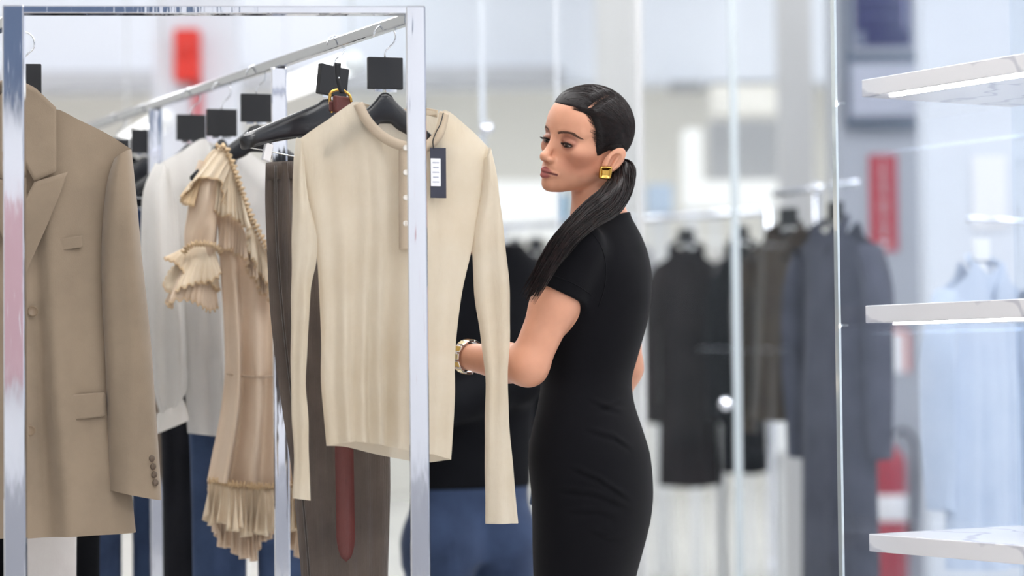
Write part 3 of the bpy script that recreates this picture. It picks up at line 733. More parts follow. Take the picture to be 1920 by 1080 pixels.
sleeve_mesh(pw, [(pw.uv(*a), pw.uv(*b)) for a, b in (((290, 306), (318, 320)), ((271, 350), (330, 380)), ((265, 420), (338, 450)), ((264, 500), (346, 520)), ((272, 600), (352, 600)), ((282, 680), (354, 670)), ((290, 740), (352, 726)), ((300, 778), (340, 752)))], [.03, .04, .045, .045, .04, .03], 60, 30, 8, .3).build('sleeve', WHT, blo)
sleeve_mesh(pw, [(pw.uv(*a), pw.uv(*b)) for a, b in (((294, 776), (344, 748)), ((292, 796), (352, 764)), ((290, 814), (360, 784)))], [.025, .028, .028], 8, 24, 8, .05).build('cuff', SATIN, blo)
sleeve_mesh(pw, [(pw.uv(*a), pw.uv(*b)) for a, b in (((505, 330), (530, 322)), ((505, 450), (560, 430)), ((510, 600), (570, 600)), ((520, 740), (565, 740)))], [.03, .04, .045, .03], 40, 24, 9, .2).build('sleeve', WHT, blo)

# ------------------------------------------------------------------ trousers and jeans further along the rail
DEN = fabric('blue_denim', srgb(56, 72, 102), srgb(38, 50, 76), weave=500, bump=.4, sheen=.08, wr=.4)
DEN2 = fabric('washed_denim', srgb(66, 84, 118), srgb(46, 62, 92), weave=500, bump=.4, sheen=.08, wr=.4)
DARK = fabric('charcoal_wool', srgb(46, 47, 52), srgb(36, 37, 42), weave=600, bump=.25, wr=.2, sheen=.03, spec=.1)
BLK = fabric('black_wool', srgb(19, 20, 24), srgb(15, 16, 20), weave=600, bump=.25, sheen=.02, spec=.08)
OFFW = fabric('offwhite_twill', srgb(226, 222, 220), srgb(214, 208, 206), weave=600, bump=.25, wr=.2)
def trousers(loc, yaw, mat, name, label, w=.40, top=-.26, length=1.05, seed=0, u0=0., legs_gap=.5, t0=0):
    """trousers hung by the waist from a hanger whose rail point is loc"""
    p = Pl(0, 0, yaw, org=(loc[0], loc[1], 0)); z0 = loc[2] + top; h = w / 2
    e = empty(name, p.W(u0, z0 - length, t0), label, 'trousers')
    for sgn in (-1, 1):
        rr = [((u0 + (-h * .62 if sgn < 0 else 0), z0), (u0 + (0 if sgn < 0 else h * .62), z0)),
              ((u0 + (-h * .92 if sgn < 0 else 0), z0 - .2), (u0 + (0 if sgn < 0 else h * .92), z0 - .2)),
              ((u0 + (-h if sgn < 0 else .006), z0 - .34), (u0 + (-.006 if sgn < 0 else h), z0 - .34)),
              ((u0 + (-h * .95 if sgn < 0 else .012), z0 - .65), (u0 + (-.012 if sgn < 0 else h * .95), z0 - .65)),
              ((u0 + (-h * .92 if sgn < 0 else .014), z0 - length), (u0 + (-.014 if sgn < 0 else h * .92), z0 - length))]
        sleeve_mesh(p, rr, [.02, .03, .035, .03, .03], 50, 24, seed + sgn, .15, t0=t0).build('leg', mat, e)
    band(p, [(u0 - h * .62, z0 - .012), (u0, z0 - .016), (u0 + h * .62, z0 - .012)], .036, [t0 + .004, t0 + .022, t0 + .004], 'waistband', mat, e, n=24)
    return e
def jacket(loc, yaw, mat, name, label, cat, w=.42, length=.72, seed=0, sl=.6, group=None, t=.05, top=-.125):
    p = Pl(0, 0, yaw, org=(loc[0], loc[1], 0)); z0 = loc[2] + top; h = w / 2
    e = empty(name, p.W(0, z0 - length), label, cat, group)
    T = [(-h, z0 - .075), (-h * .55, z0 - .035), (-.07, z0 + .005), (0, z0 - .03), (.07, z0 + .005), (h * .55, z0 - .035), (h, z0 - .075)]
    body_mesh(p, T, T, [(-h * 1.02, z0 - length), (0, z0 - length - .01), (h * 1.02, z0 - length)], [(-h * .9, z0 - .25), (-h * .93, z0 - .5)], [(h * .9, z0 - .25), (h * .93, z0 - .5)], t, foldfn(seed, .012, 5), 40, 40).build('body', mat, e)
    for s_ in (-1, 1):
        rr = [((s_ * h * .8, z0 - .11), (s_ * h * 1.0, z0 - .07)), ((s_ * h * .9, z0 - .24), (s_ * (h + .05), z0 - .16)), ((s_ * h * .95, z0 - .4), (s_ * (h + .065), z0 - .4)), ((s_ * h * .98, z0 - .11 - sl), (s_ * (h + .055), z0 - .1 - sl))]
        sleeve_mesh(p, rr, [.05, .055, .05, .045], 30, 18, seed + s_, .1).build('sleeve', mat, e)
    MB().tube([p.W(-.075, z0 - .005, .02), p.W(-.04, z0 + .02, -.02), p.W(.04, z0 + .02, -.02), p.W(.075, z0 - .005, .02), p.W(.0, z0 - .10, .045)], .012, 8, flat=.6).build('collar', mat, e)
    return e
trousers(H4, YG, DEN2, 'jeans', 'blue jeans clipped below the white blouse', w=.30, seed=11, u0=.075, t0=-.05)
H5 = on_rail(5.77)
hanger(H5, YG, 'black hanger holding the charcoal trousers, second after the blouse', bar=True)
trousers(H5, YG, DARK, 'charcoal_trousers', 'charcoal trousers hanging between two pairs of blue jeans', w=.2, seed=13, u0=.02)
H6 = on_rail(6.10)
hanger(H6, YG, 'black hanger by the third rack post, holding the darker jeans', bar=True)
trousers(H6, YG, DEN, 'jeans', 'dark blue jeans hanging behind the tan blazer sleeve', w=.34, seed=15, u0=-.05)
H7 = on_rail(6.32)
hanger(H7, YG, 'black hanger with the black jacket at the far end of the rail')
jacket(H7, YG, BLK, 'black_jacket', 'plain black jacket at the far end of the rail', 'jacket', w=.42, length=.62, seed=17)
H8 = on_rail(6.62)
hanger(H8, YG, 'black hanger at the very end of the rail, with the dark shirt')
jacket(H8, YG, DEN, 'denim_shirt', 'dark denim shirt last on the rail behind the black jacket', 'shirt', w=.40, length=.6, seed=19)

# ------------------------------------------------------------------ tan blazer
HB = on_left(4.80); HB = Vector((HB.x, HB.y, HB.z))
pz = Pl(46, 4.80, math.radians(8))
HBp = Vector((pz.O.x, pz.O.y, RAILZ))
hanger(Vector((pz.O.x, pz.O.y, RAILZ)), math.radians(8), 'black hanger inside the tan blazer')
TAN = fabric('tan_wool', srgb(152, 135, 116), srgb(143, 127, 109), weave=1100, bump=.3, sheen=.2, var=.3)
TANB = simple('horn_button', srgb(134, 114, 92), .35, var=.1)
bl = empty('tan_blazer', pz.W(0, pz.uv(46, 1005)[1]), 'tan single breasted blazer with peak lapels hanging by the rack post', 'blazer')
def mir(lst): return [(-u, z) for u, z in lst]
rt = lambda l: pz.m(l)
shR = rt([(104, 208), (150, 228), (200, 252), (246, 280)])
nk = rt([(46, 470)])[0]
Tfz = mir(shR)[::-1] + rt([(46, 300)]) + shR
Tbz = mir(shR)[::-1] + rt([(46, 196)]) + shR
Rz = rt([(232, 340), (210, 430), (208, 560), (214, 700), (228, 820), (246, 920)])
Bz = mir(rt([(255, 998), (180, 1001), (110, 1004)]))  + rt([(46, 1006), (110, 1004), (180, 1001), (255, 998)])
Bz = sorted(Bz, key=lambda q: q[0])
fz = foldfn(51, .012, 6, 1.5, 5, .3)
def bfold(s, v): return fz(s, v) + .010 * np.exp(-((s - .70) / .05) ** 2) * np.clip(v * 2 - .4, 0, 1) - .012 * np.exp(-((s - .60) / .05) ** 2) * np.clip(v * 2 - .5, 0, 1)
body_mesh(pz, Tfz, Tbz, Bz, mir(Rz), Rz, .06, bfold, 90, 90, pw=.45).build('body', TAN, bl)
def bt(u, z):
    """front surface depth of the blazer, roughly"""
    h = .20; return .055 * max(0.02, (1 - min(.96, abs(u) / h) ** 2)) ** .55
slR = [(pz.uv(*a), pz.uv(*b)) for a, b in (((214, 300), (247, 282)), ((204, 330), (252, 330)), ((194, 400), (258, 390)), ((190, 480), (266, 480)), ((191, 560), (275, 560)), ((196, 660), (284, 650)), ((199, 760), (291, 750)), ((201, 850), (298, 850)), ((201, 916), (303, 937)))]
slt = [.045, .06, .06, .058, .056, .055]
sleeve_mesh(pz, slR, slt, 70, 30, 5, .05, t0=.012).build('sleeve', TAN, bl)
sleeve_mesh(pz, [tuple((-u, z) for u, z in q) for q in slR], slt, 70, 30, 6, .05, t0=.012).build('sleeve', TAN, bl)
def flatpiece(pl, poly, tfun, name, mat, parent, lift=.004, solid=.003, n=10):
    """cloth piece cut to an outline, lying on the garment front"""
    pts = spl(poly + [poly[0]], n * len(poly), lin=True)[:-1]; c = pts.mean(0); rings = []
    for k in np.linspace(1, 0.3, 6):
        q = c + (pts - c) * k; t = np.array([tfun(u, z) for u, z in q]) + lift
        rings.append(pl.w(q, t))
    m_ = MB().grid(np.array(rings), True); n_ = len(pts); m_.f.append([5 * n_ + k for k in range(n_)])
    return m_.build(name, mat, parent, solid=solid)
lap = rt([(68, 346), (130, 327), (112, 376), (92, 425), (72, 470), (54, 512), (46, 520), (40, 400)])
flatpiece(pz, lap, bt, 'lapel', TAN, bl, .012)
flatpiece(pz, mir(lap)[::-1], bt, 'lapel', TAN, bl, .010)
colr = rt([(50, 162), (70, 172), (108, 208), (108, 326), (68, 346), (50, 312), (46, 240)])
flatpiece(pz, colr, bt, 'collar', TAN, bl, .009)
flatpiece(pz, mir(colr)[::-1], bt, 'collar', TAN, bl, .009)
MB().tube(spl([pz.pt(-30, 190, .02), pz.pt(-8, 166, -.02), pz.pt(40, 160, -.045), pz.pt(58, 170, -.03)], 20), .016, 10, flat=.4).build('collar_stand', TAN, bl)
flatpiece(pz, rt([(98, 742), (198, 735), (198, 780), (100, 791)]), bt, 'pocket_flap', TAN, bl, .006, .004)
flatpiece(pz, mir(rt([(98, 742), (198, 735), (198, 780), (100, 791)]))[::-1], bt, 'pocket_flap', TAN, bl, .006, .004)
flatpiece(pz, rt([(98, 452), (156, 444), (157, 466), (99, 474)]), bt, 'breast_pocket', TAN, bl, .0015, .002)
for (x, y) in ((65, 585), (60, 806)):
    u, z = pz.uv(x, y)
    MB().lathe([(0, 0), (.009, 0), (.0105, .002), (.0105, .004), (.0085, .0048), (.0075, .0038), (0, .0038)], pz.W(u, z, bt(u, z) + .004), 20, pz.N).build('button', TANB, bl)
for k in range(4):
    MB().lathe([(0, 0), (.006, 0), (.007, .002), (.006, .004), (0, .004)], pz.pt(284 + 2.4 * k, 858 + 15 * k, .048), 14, (pz.N + pz.U * .8)).build('cuff_button', simple('dark_horn_%d' % k, srgb(92, 76, 62), .4), bl)
# edge of the front closure
band(pz, rt([(50, 520), (48, 700), (46, 860), (44, 1000)]), .003, [.062, .062, .062, .06], 'front_edge', simple('tan_edge', srgb(140, 120, 98), .9), bl, n=20)
# trousers hung behind the blazer
HW = on_left(5.10)
hanger(HW, YG, 'black hanger with the off white trousers behind the blazer', bar=True)
trousers(HW, YG, OFFW, 'white_trousers', 'off white trousers showing below the tan blazer hem', w=.34, length=1.15, seed=23, u0=.125, t0=.0)
HK = on_left(5.30)
hanger(HK, YG, 'black hanger with the black trousers behind the blazer', bar=True)
trousers(HK, YG, BLK, 'black_trousers', 'black trousers beside the off white pair below the blazer', w=.40, length=1.15, seed=25, u0=.21, t0=0)
# ------------------------------------------------------------------ signed distance modelling
def V3(*a): return np.array(a, np.float64)
def smin(a, b, k):
    h = np.clip(.5 + .5 * (b - a) / k, 0, 1); return b * (1 - h) + a * h - k * h * (1 - h)
def smax(a, b, k): return -smin(-a, -b, k)
def sph(p, c, r): return np.sqrt((p[0] - c[0])**2 + (p[1] - c[1])**2 + (p[2] - c[2])**2) - r
def ell(p, c, r):
    x, y, z = (p[0] - c[0]), (p[1] - c[1]), (p[2] - c[2])
    k0 = np.sqrt((x / r[0])**2 + (y / r[1])**2 + (z / r[2])**2); k1 = np.sqrt((x / r[0]**2)**2 + (y / r[1]**2)**2 + (z / r[2]**2)**2)
    return k0 * (k0 - 1) / np.maximum(k1, 1e-6)
def cone(p, a, b, r1, r2):
    """capsule whose radius goes from r1 to r2"""
    d = [b[i] - a[i] for i in range(3)]; L = sum(q * q for q in d)
    t = np.clip(((p[0] - a[0]) * d[0] + (p[1] - a[1]) * d[1] + (p[2] - a[2]) * d[2]) / L, 0, 1)
    return np.sqrt((p[0] - a[0] - t * d[0])**2 + (p[1] - a[1] - t * d[1])**2 + (p[2] - a[2] - t * d[2])**2) - (r1 + (r2 - r1) * t)
def axis_steps(lo, hi, coarse, fine):
    """grid lines: coarse steps, with finer steps inside the (a, b, step) ranges"""
    xs = [lo]
    while xs[-1] < hi:
        st = coarse
        for a, b, s in fine:
            if a <= xs[-1] < b: st = min(st, s)
        xs.append(xs[-1] + st)
    return np.array(xs)
def mesh_sdf(f, gx, gy, gz, proj=1):
    """surface nets over a rectilinear grid, values only computed close to the surface"""
    st = 4
    def pad(g):
        r = (-(len(g) - 1)) % st
        return np.concatenate([g, g[-1] + (g[-1] - g[-2]) * np.arange(1, r + 1)])
    gx, gy, gz = pad(gx), pad(gy), pad(gz)
    nx, ny, nz = len(gx), len(gy), len(gz)
    cx, cy, cz = gx[::st], gy[::st], gz[::st]
    X, Y, Z = np.meshgrid(cx, cy, cz, indexing='ij'); C = f((X.ravel(), Y.ravel(), Z.ravel())).reshape(X.shape)
    def lap(g): return np.diff(g)
    dx, dy, dz = lap(cx), lap(cy), lap(cz)
    m = np.abs(C); mn = np.full((len(cx) - 1, len(cy) - 1, len(cz) - 1), 1e9)
    for i in (0, 1):
        for j in (0, 1):
            for k in (0, 1): mn = np.minimum(mn, m[i:m.shape[0] - 1 + i, j:m.shape[1] - 1 + j, k:m.shape[2] - 1 + k])
    diag = np.sqrt(dx[:, None, None]**2 + dy[None, :, None]**2 + dz[None, None, :]**2)
    act = mn < diag * 1.0
    V = np.ones((nx, ny, nz), np.float32)
    need = np.zeros((nx, ny, nz), bool)
    up = np.repeat(np.repeat(np.repeat(act, st, 0), st, 1), st, 2)
    for i in (0, 1):
        for j in (0, 1):
            for k in (0, 1): need[i:nx - 1 + i, j:ny - 1 + j, k:nz - 1 + k] |= up
    sg = np.sign(C[:-1, :-1, :-1]); V[:-1, :-1, :-1] = np.repeat(np.repeat(np.repeat(sg, st, 0), st, 1), st, 2)
    I, J, K = np.nonzero(need)
    V[I, J, K] = f((gx[I], gy[J], gz[K])).astype(np.float32)
    ins = V < 0
    # cells with a sign change
    cnt = np.zeros((nx - 1, ny - 1, nz - 1), np.int8)
    for i in (0, 1):
        for j in (0, 1):
            for k in (0, 1): cnt += ins[i:nx - 1 + i, j:ny - 1 + j, k:nz - 1 + k]
    cell = (cnt > 0) & (cnt < 8) & up
    I, J, K = np.nonzero(cell); n = len(I)
    idx = np.full(cell.shape, -1, np.int64); idx[I, J, K] = np.arange(n)
    acc = np.zeros((n, 3)); num = np.zeros(n)
    corners = [(i, j, k) for i in (0, 1) for j in (0, 1) for k in (0, 1)]
    for a in corners:
        for ax in range(3):
            if a[ax]: continue
            b = list(a); b[ax] = 1
            va = V[I + a[0], J + a[1], K + a[2]]; vb = V[I + b[0], J + b[1], K + b[2]]
            cr = (va < 0) != (vb < 0); t = np.where(cr, va / np.where(cr, va - vb, 1), 0)
            pa = np.stack([gx[I + a[0]], gy[J + a[1]], gz[K + a[2]]], 1); pb = np.stack([gx[I + b[0]], gy[J + b[1]], gz[K + b[2]]], 1)
            acc += np.where(cr[:, None], pa + (pb - pa) * t[:, None], 0); num += cr
    verts = acc / np.maximum(num, 1)[:, None]
    faces = []
    for ax in range(3):
        o = [x for x in range(3) if x != ax]
        s0 = [slice(1, -1)] * 3; s1 = [slice(1, -1)] * 3
        s0[ax] = slice(0, -1); s1[ax] = slice(1, None)
        A = ins[tuple(s0)]; B = ins[tuple(s1)]
        e = np.nonzero(A != B)
        pos = [e[0].copy(), e[1].copy(), e[2].copy()]
        for q in o: pos[q] = pos[q] + 1
        flip = A[e]
        def cellid(d1, d2):
            p = [pos[0], pos[1], pos[2]]; p[o[0]] = p[o[0]] - d1; p[o[1]] = p[o[1]] - d2
            return idx[p[0], p[1], p[2]]
        q = np.stack([cellid(1, 1), cellid(0, 1), cellid(0, 0), cellid(1, 0)], 1)
        if ax == 1: flip = ~flip
        q = np.where(flip[:, None], q, q[:, ::-1])
        faces.append(q[(q >= 0).all(1)])
    faces = np.concatenate(faces)
    for _ in range(proj):
        p = (verts[:, 0], verts[:, 1], verts[:, 2]); h = 4e-4; f0 = f(p)
        g = np.stack([f((p[0] + h, p[1], p[2])) - f0, f((p[0], p[1] + h, p[2])) - f0, f((p[0], p[1], p[2] + h)) - f0], 1) / h
        stp = (f0 / np.maximum((g * g).sum(1), .2))[:, None] * g
        ln = np.linalg.norm(stp, axis=1, keepdims=True); stp *= np.minimum(1, .0015 / np.maximum(ln, 1e-9))
        verts = verts - stp
    return verts, faces

def stack(p, rows, yaw, k=1.0):
    """trunk built from elliptical slices: rows of (z, cx, cy, half width, half depth); yaw turns the body"""
    R = np.array(sorted(rows)); z = p[2]
    zc = np.clip(z, R[0, 0], R[-1, 0])
    tz = np.linspace(R[0, 0], R[-1, 0], 160)
    def sm(c):
        i = np.interp(tz, R[:, 0], c); ker = np.array([1, 2, 3, 4, 3, 2, 1.]); ker /= ker.sum()
        return np.interp(zc, tz, np.convolve(np.pad(i, 3, 'edge'), ker, 'valid'))
    cx, cy, w, b = (sm(R[:, i]) for i in (1, 2, 3, 4))
    dx, dy = p[0] - cx, p[1] - cy
    fx, fy = -math.cos(yaw), math.sin(yaw); lx, ly = -fy, fx
    s = dx * fx + dy * fy; l = dx * lx + dy * ly
    q = np.sqrt((s / b)**2 + (l / w)**2 + 1e-12); g = np.sqrt((s / b**2)**2 + (l / w**2)**2) + 1e-6
    d = q * (q - 1) / np.maximum(g, 1e-4)
    d = np.where(q < .3, -np.minimum(w, b) * (1 - q), d)
    return smax(d, np.maximum(R[0, 0] - z, z - R[-1, 0]), .01)

def grid_for(fine, lo, hi, c=.006):
    return [axis_steps(lo[i], hi[i], c, fine[i]) for i in range(3)]

# ------------------------------------------------------------------ the person in the black dress
DW = 5.0
BYAW = math.radians(20)
MPP = DW / FPX
sil = [  # y, left, right, half width across the body
    (404, 1090, 1168, .058), (418, 1076, 1188, .085), (436, 1060, 1200, .125), (470, 1036, 1214, .150), (510, 1012, 1221, .155), (560, 998, 1220, .152),
    (610, 1003, 1211, .146), (660, 1013, 1197, .134), (715, 1018, 1181, .128), (760, 1011, 1187, .142), (800, 1001, 1201, .158),
    (850, 992, 1217, .172), (890, 996, 1222, .178), (935, 1000, 1224, .180), (980, 1001, 1219, .178), (1020, 1001, 1209, .172),
    (1080, 1003, 1192, .160), (1200, 1012, 1168, .138), (1340, 1024, 1150, .118), (1460, 1030, 1146, .112)]
rows_ = []
for (y, a, b, w) in sil:
    pa, pb = P(a, y, DW), P(b, y, DW); hx = (pb.x - pa.x) / 2; cxx = (pa.x + pb.x) / 2
    bb = math.sqrt(max(hx**2 - (w * math.sin(BYAW))**2, .03**2)) / math.cos(BYAW)
    rows_.append((pa.z, cxx, pa.y * 0 + DW, w, bb))
TOR = rows_
# joints
j = lambda x, y, d: np.array(P(x, y, d))
SHL, ELL_, WRL = j(1085, 462, 4.86), j(990, 686, 4.84), j(872, 668, 5.00)
SHR, ELR, WRR = j(1162, 466, 5.14), j(1170, 690, 5.19), j(1098, 850, 5.21)
NKB = j(1123, 420, 5.0)
# head frame
HC = j(1098, 257, 4.98)
hy, hp, hr = math.radians(40), math.radians(-2), math.radians(14)
fv = Vector((-math.cos(hy), -math.sin(hy), 0)); lv = Vector((0, 0, 1)).cross(fv)
Rh_ = Matrix((fv, lv, Vector((0, 0, 1)))).transposed()        # columns: forward, left, up
Rh_ = Rh_ @ Matrix.Rotation(hp, 3, 'Y') @ Matrix.Rotation(-hr, 3, 'X')
HR = np.array(Rh_)
def to_head(p):
    d = [p[i] - HC[i] for i in range(3)]
    q = [sum(HR[i, k] * d[i] for i in range(3)) for k in range(3)]
    return (q[0] + .075 * (np.minimum(q[2], 0) + .1), q[1], q[2])
def from_head(q):
    q = np.asarray(q, float)
    return HC + HR @ np.array((q[0] - .075 * (min(q[2], 0) + .1), q[1], q[2]))

LIPU = ((.0985, 0, -.0755), (.0800, .0235, -.0812)); LIPL = ((.0960, 0, -.0862), (.0790, .0200, -.0828))
EYE = (.0715, .0315, -.0150); EYR = .0126
def skull(q):
    x, y, z = q; a = np.abs(y); s = (x, a, z)
    d = ell(q, (-.003, 0, .022), (.0915, .0745, .082))
    d = smin(d, ell(q, (.032, 0, .022), (.060, .060, .056)), .03)
    return d
def head_sdf(q):
    x, y, z = q; a = np.abs(y); s = (x, a, z)
    d = skull(q)
    d = smin(d, ell(q, (.026, 0, -.045), (.056, .056, .066)), .030)
    d = smin(d, cone(s, (-.004, .049, -.060), (.056, .016, -.099), .019, .016), .024)
    d = smin(d, ell(q, (.072, 0, -.1040), (.0165, .0185, .0155)), .016)
    d = smin(d, ell(s, (.052, .045, -.030), (.024, .0165, .017)), .020)
    d = smin(d, cone(s, (.0815, .012, .004), (.064, .046, .008), .0095, .008), .014)
    d = smin(d, ell(q, (.068, 0, -.070), (.0255, .030, .027)), .018)
    d = smin(d, cone(s, (.0845, 0, -.004), (.1030, 0, -.046), .0062, .0076), .012)
    # hollow under the brow, then the lid over the eyeball
    d = smax(d, -sph(s, (.0945, .0305, -.0135), .0165), .013)
    d = smin(d, sph(s, EYE, EYR + .0016), .004)
    d = smin(d, cone(s, (.0815, .021, -.0085), (.0765, .046, -.0125), .0032, .0026), .006)
    d = smin(d, sph(q, (.1045, 0, -.0490), .0088), .008)
    d = smin(d, ell(s, (.0935, .0112, -.0540), (.0110, .0060, .0062)), .006)
    d = smax(d, -ell(s, (.0990, .0064, -.0595), (.0048, .0030, .0026)), .003)
    d = smin(d, cone(s, *LIPU, .0056, .0030), .005)
    d = smin(d, cone(s, *LIPL, .0068, .0030), .005)
    d = smax(d, -cone(s, (.107, 0, -.0806), (.0830, .0255, -.0820), .0017, .0012), .0025)
    # lid opening
    d = smax(d, -ell(s, (.0860, .0330, -.0182), (.0110, .0128, .0036)), .002)
    # ear
    e = (x + .009 + .34 * (z + .034), a - .0825 - .34 * (-(x + .009)), z + .034)
    er = ell(e, (0, 0, 0), (.0192, .0075, .0280))
    er = smin(er, ell(s, (-.001, .0735, -.0600), (.0085, .0055, .0105)), .008)
    er = smax(er, -ell(e, (.003, .0085, -.003), (.0130, .0125, .0195)), .002)
    er = smin(er, cone(e, (.012, .0015, -.010), (.0145, .002, .004), .0045, .0035), .004)
    er = smin(er, cone(e, (-.0035, .001, -.012), (-.004, .0005, .010), .0028, .0024), .004)
    d = smin(d, er, .005)
    return d

def hand_parts(W_, fwd, up, side, curl=.5, sc=1.0):
    """palm and five fingers as capsules: W_ wrist, fwd along the hand, up = back of the hand, side = towards the thumb"""
    F_, U_, S_ = [np.array(Vector(v).normalized()) for v in (fwd, up, side)]
    out = [(W_ , W_ + F_ * .045 * sc, .024, .020), (W_ + F_ * .03 + S_ * .018, W_ + F_ * .085 * sc + S_ * .024, .0135, .0115), (W_ + F_ * .03 - S_ * .012, W_ + F_ * .08 * sc - S_ * .020, .0135, .0110), (W_ + F_ * .03, W_ + F_ * .088 * sc + S_ * .004, .015, .012)]
    fingers = []
    for k, (off, L) in enumerate(((.027, .070), (.009, .078), (-.009, .073), (-.026, .057))):
        p = W_ + F_ * (.088 - .004 * abs(k - 1)) * sc + S_ * off; a = .25 + curl * .5; ch = [p]
        for s_, fr in enumerate((.45, .31, .24)):
            dd = F_ * math.cos(a) - U_ * math.sin(a) + S_ * off * .8; ch.append(ch[-1] + dd / np.linalg.norm(dd) * L * fr * sc); a += curl * .75
        fingers += [(ch[i], ch[i + 1], (.0088, .0080, .0072)[i], (.0080, .0072, .0062)[i]) for i in range(3)]
    t0 = W_ + F_ * .028 + S_ * .022; t1 = t0 + (F_ * .62 + S_ * .62 - U_ * .25) * .045; t2 = t1 + (F_ * .9 + S_ * .15 - U_ * .3) * .034; t3 = t2 + (F_ * .9 - U_ * .4) * .026
    fingers += [(t0, t1, .0125, .0098), (t1, t2, .0098, .0085), (t2, t3, .0085, .0068)]
    return out, fingers
HL = hand_parts(WRL, Vector((-.80, .18, -.10)), Vector((.1, -.75, .55)), Vector((-.05, .55, .80)), .55)
HRt = hand_parts(WRR, Vector((-.45, -.02, -.80)), Vector((-.1, .98, -.1)), Vector((-.8, .0, .45)), .85)

def arms(p, grow=0):
    d = cone(p, SHL, (SHL + ELL_) / 2, .046 + grow, .0435 + grow)
    d = smin(d, cone(p, (SHL + ELL_) / 2, ELL_, .0435 + grow, .0375 + grow), .02)
    d2 = cone(p, SHR, (SHR + ELR) / 2, .045 + grow, .041 + grow)
    d2 = smin(d2, cone(p, (SHR + ELR) / 2, ELR, .041 + grow, .0375 + grow), .02)
    return np.minimum(d, d2)
MFL = ELL_ * .68 + WRL * .32; MFR = ELR * .68 + WRR * .32
def forearms(p):
    d = smin(cone(p, ELL_, MFL, .0375, .0385), cone(p, MFL, WRL, .0385, .0265), .015)
    d2 = smin(cone(p, ELR, MFR, .0365, .0375), cone(p, MFR, WRR, .0375, .0265), .015)
    return d, d2
def hand(p, H_):
    d = None
    W_ = H_[0][0][0]; full = p; nr = (np.abs(p[0] - W_[0]) < .27) & (np.abs(p[1] - W_[1]) < .27) & (np.abs(p[2] - W_[2]) < .27)
    out = np.full(p[0].shape, 1.0)
    if not nr.any(): return out
    p = tuple(c[nr] for c in p)
    for a, b, r1, r2 in H_[0]:
        q = cone(p, a, b, r1 * .85, r2 * .85); d = q if d is None else smin(d, q, .014)
    for i, (a, b, r1, r2) in enumerate(H_[1]):
        q = cone(p, a, b, r1, r2)
        d = smin(d, q, .003)
    out[nr] = d
    return out
ANL = [(j(1060, 1500, 4.93), j(1062, 1690, 4.93)), (j(1118, 1500, 5.06), j(1120, 1690, 5.06))]
def neckf(p):
    a = from_head((-.030, 0, -.045)); d = cone(p, a, NKB, .050, .054)
    return smin(d, cone(p, NKB, NKB + V3(.01, 0, -.06), .052, .07), .03)
def body_sdf(p):
    d = stack(p, TOR, BYAW)
    d = smin(d, arms(p, 0), .035)
    d = d + .004
    f1, f2 = forearms(p)
    ua = arms(p)
    d = smin(d, ua, .01)
    d = smin(d, smin(f1, hand(p, HL), .012), .022); d = smin(d, smin(f2, hand(p, HRt), .012), .022)
    d = smin(d, neckf(p), .025)
    for a, b in ANL:
        d = smin(d, cone(p, a, b, .042, .036), .02); d = smin(d, cone(p, b + V3(.02, 0, -.01), b + V3(-.14, -.01, -.026), .034, .026), .03)
    h = np.full(p[0].shape, 1.0); nr = (np.abs(p[0] - HC[0]) < .19) & (np.abs(p[1] - HC[1]) < .19) & (np.abs(p[2] - HC[2]) < .2)
    if nr.any(): h[nr] = head_sdf(to_head(tuple(c[nr] for c in p)))
    return smin(d, h, .012)

# limits of the grid
hx0, hx1 = HC[0] - .115, HC[0] + .115
allx = [WRL[0] - .21, P(1240, 600, 5.2).x]
gx = axis_steps(allx[0], allx[1], .005, [(hx0, hx1, .0016), (WRL[0] - .2, WRL[0], .003)])
gy = axis_steps(4.72, 5.34, .006, [(HC[1] - .10, HC[1] + .06, .0016), (4.96, 5.12, .003), (5.15, 5.28, .003)])
gz = axis_steps(.02, 1.80, .007, [(HC[2] - .135, HC[2] + .115, .0016), (1.05, 1.24, .003), (.8, 1.05, .004)])
bv, bf = mesh_sdf(body_sdf, gx, gy, gz, 2)
# skin colour: lips, lids, cheeks, brows as pigment
q = to_head((bv[:, 0], bv[:, 1], bv[:, 2])); sa = (q[0], np.abs(q[1]), q[2])
SK = np.array(srgb(214, 156, 128)[:3]); sk_ = np.tile(SK, (len(bv), 1))
def blend(mask, col): 
    global sk_
    sk_ = sk_ * (1 - mask[:, None]) + np.array(srgb(*col)[:3]) * mask[:, None]
sstep = lambda a, b, x: np.clip((x - a) / (b - a), 0, 1) ** 2 * (3 - 2 * np.clip((x - a) / (b - a), 0, 1))
nearh = (np.abs(q[0]) < .14) & (np.abs(q[2]) < .14)
blend(nearh * (1 - sstep(.002, .026, ell(sa, (.050, .050, -.050), (.026, .02, .008)))) * .45, (190, 116, 92))
blend(nearh * (1 - sstep(.000, .010, sph(sa, (.082, .036, -.010), .0150))) * .62, (150, 92, 78))
blend(nearh * (1 - sstep(.0006, .0022, np.abs(ell(sa, (.0860, .0335, -.0182), (.0126, .0142, .0046))))) * .9, (52, 34, 32))
lipd = np.minimum(cone(sa, *LIPU, .0062, .0030), cone(sa, *LIPL, .0074, .0030))
blend(nearh * (q[0] > .07) * (1 - sstep(-.0002, .0016, lipd)) * .92, (158, 84, 82))
blend(nearh * (q[0] > .07) * (1 - sstep(.0004, .0018, cone(sa, (.107, 0, -.0806), (.0830, .0255, -.0820), .0017, .0012))) * .8, (92, 44, 44))
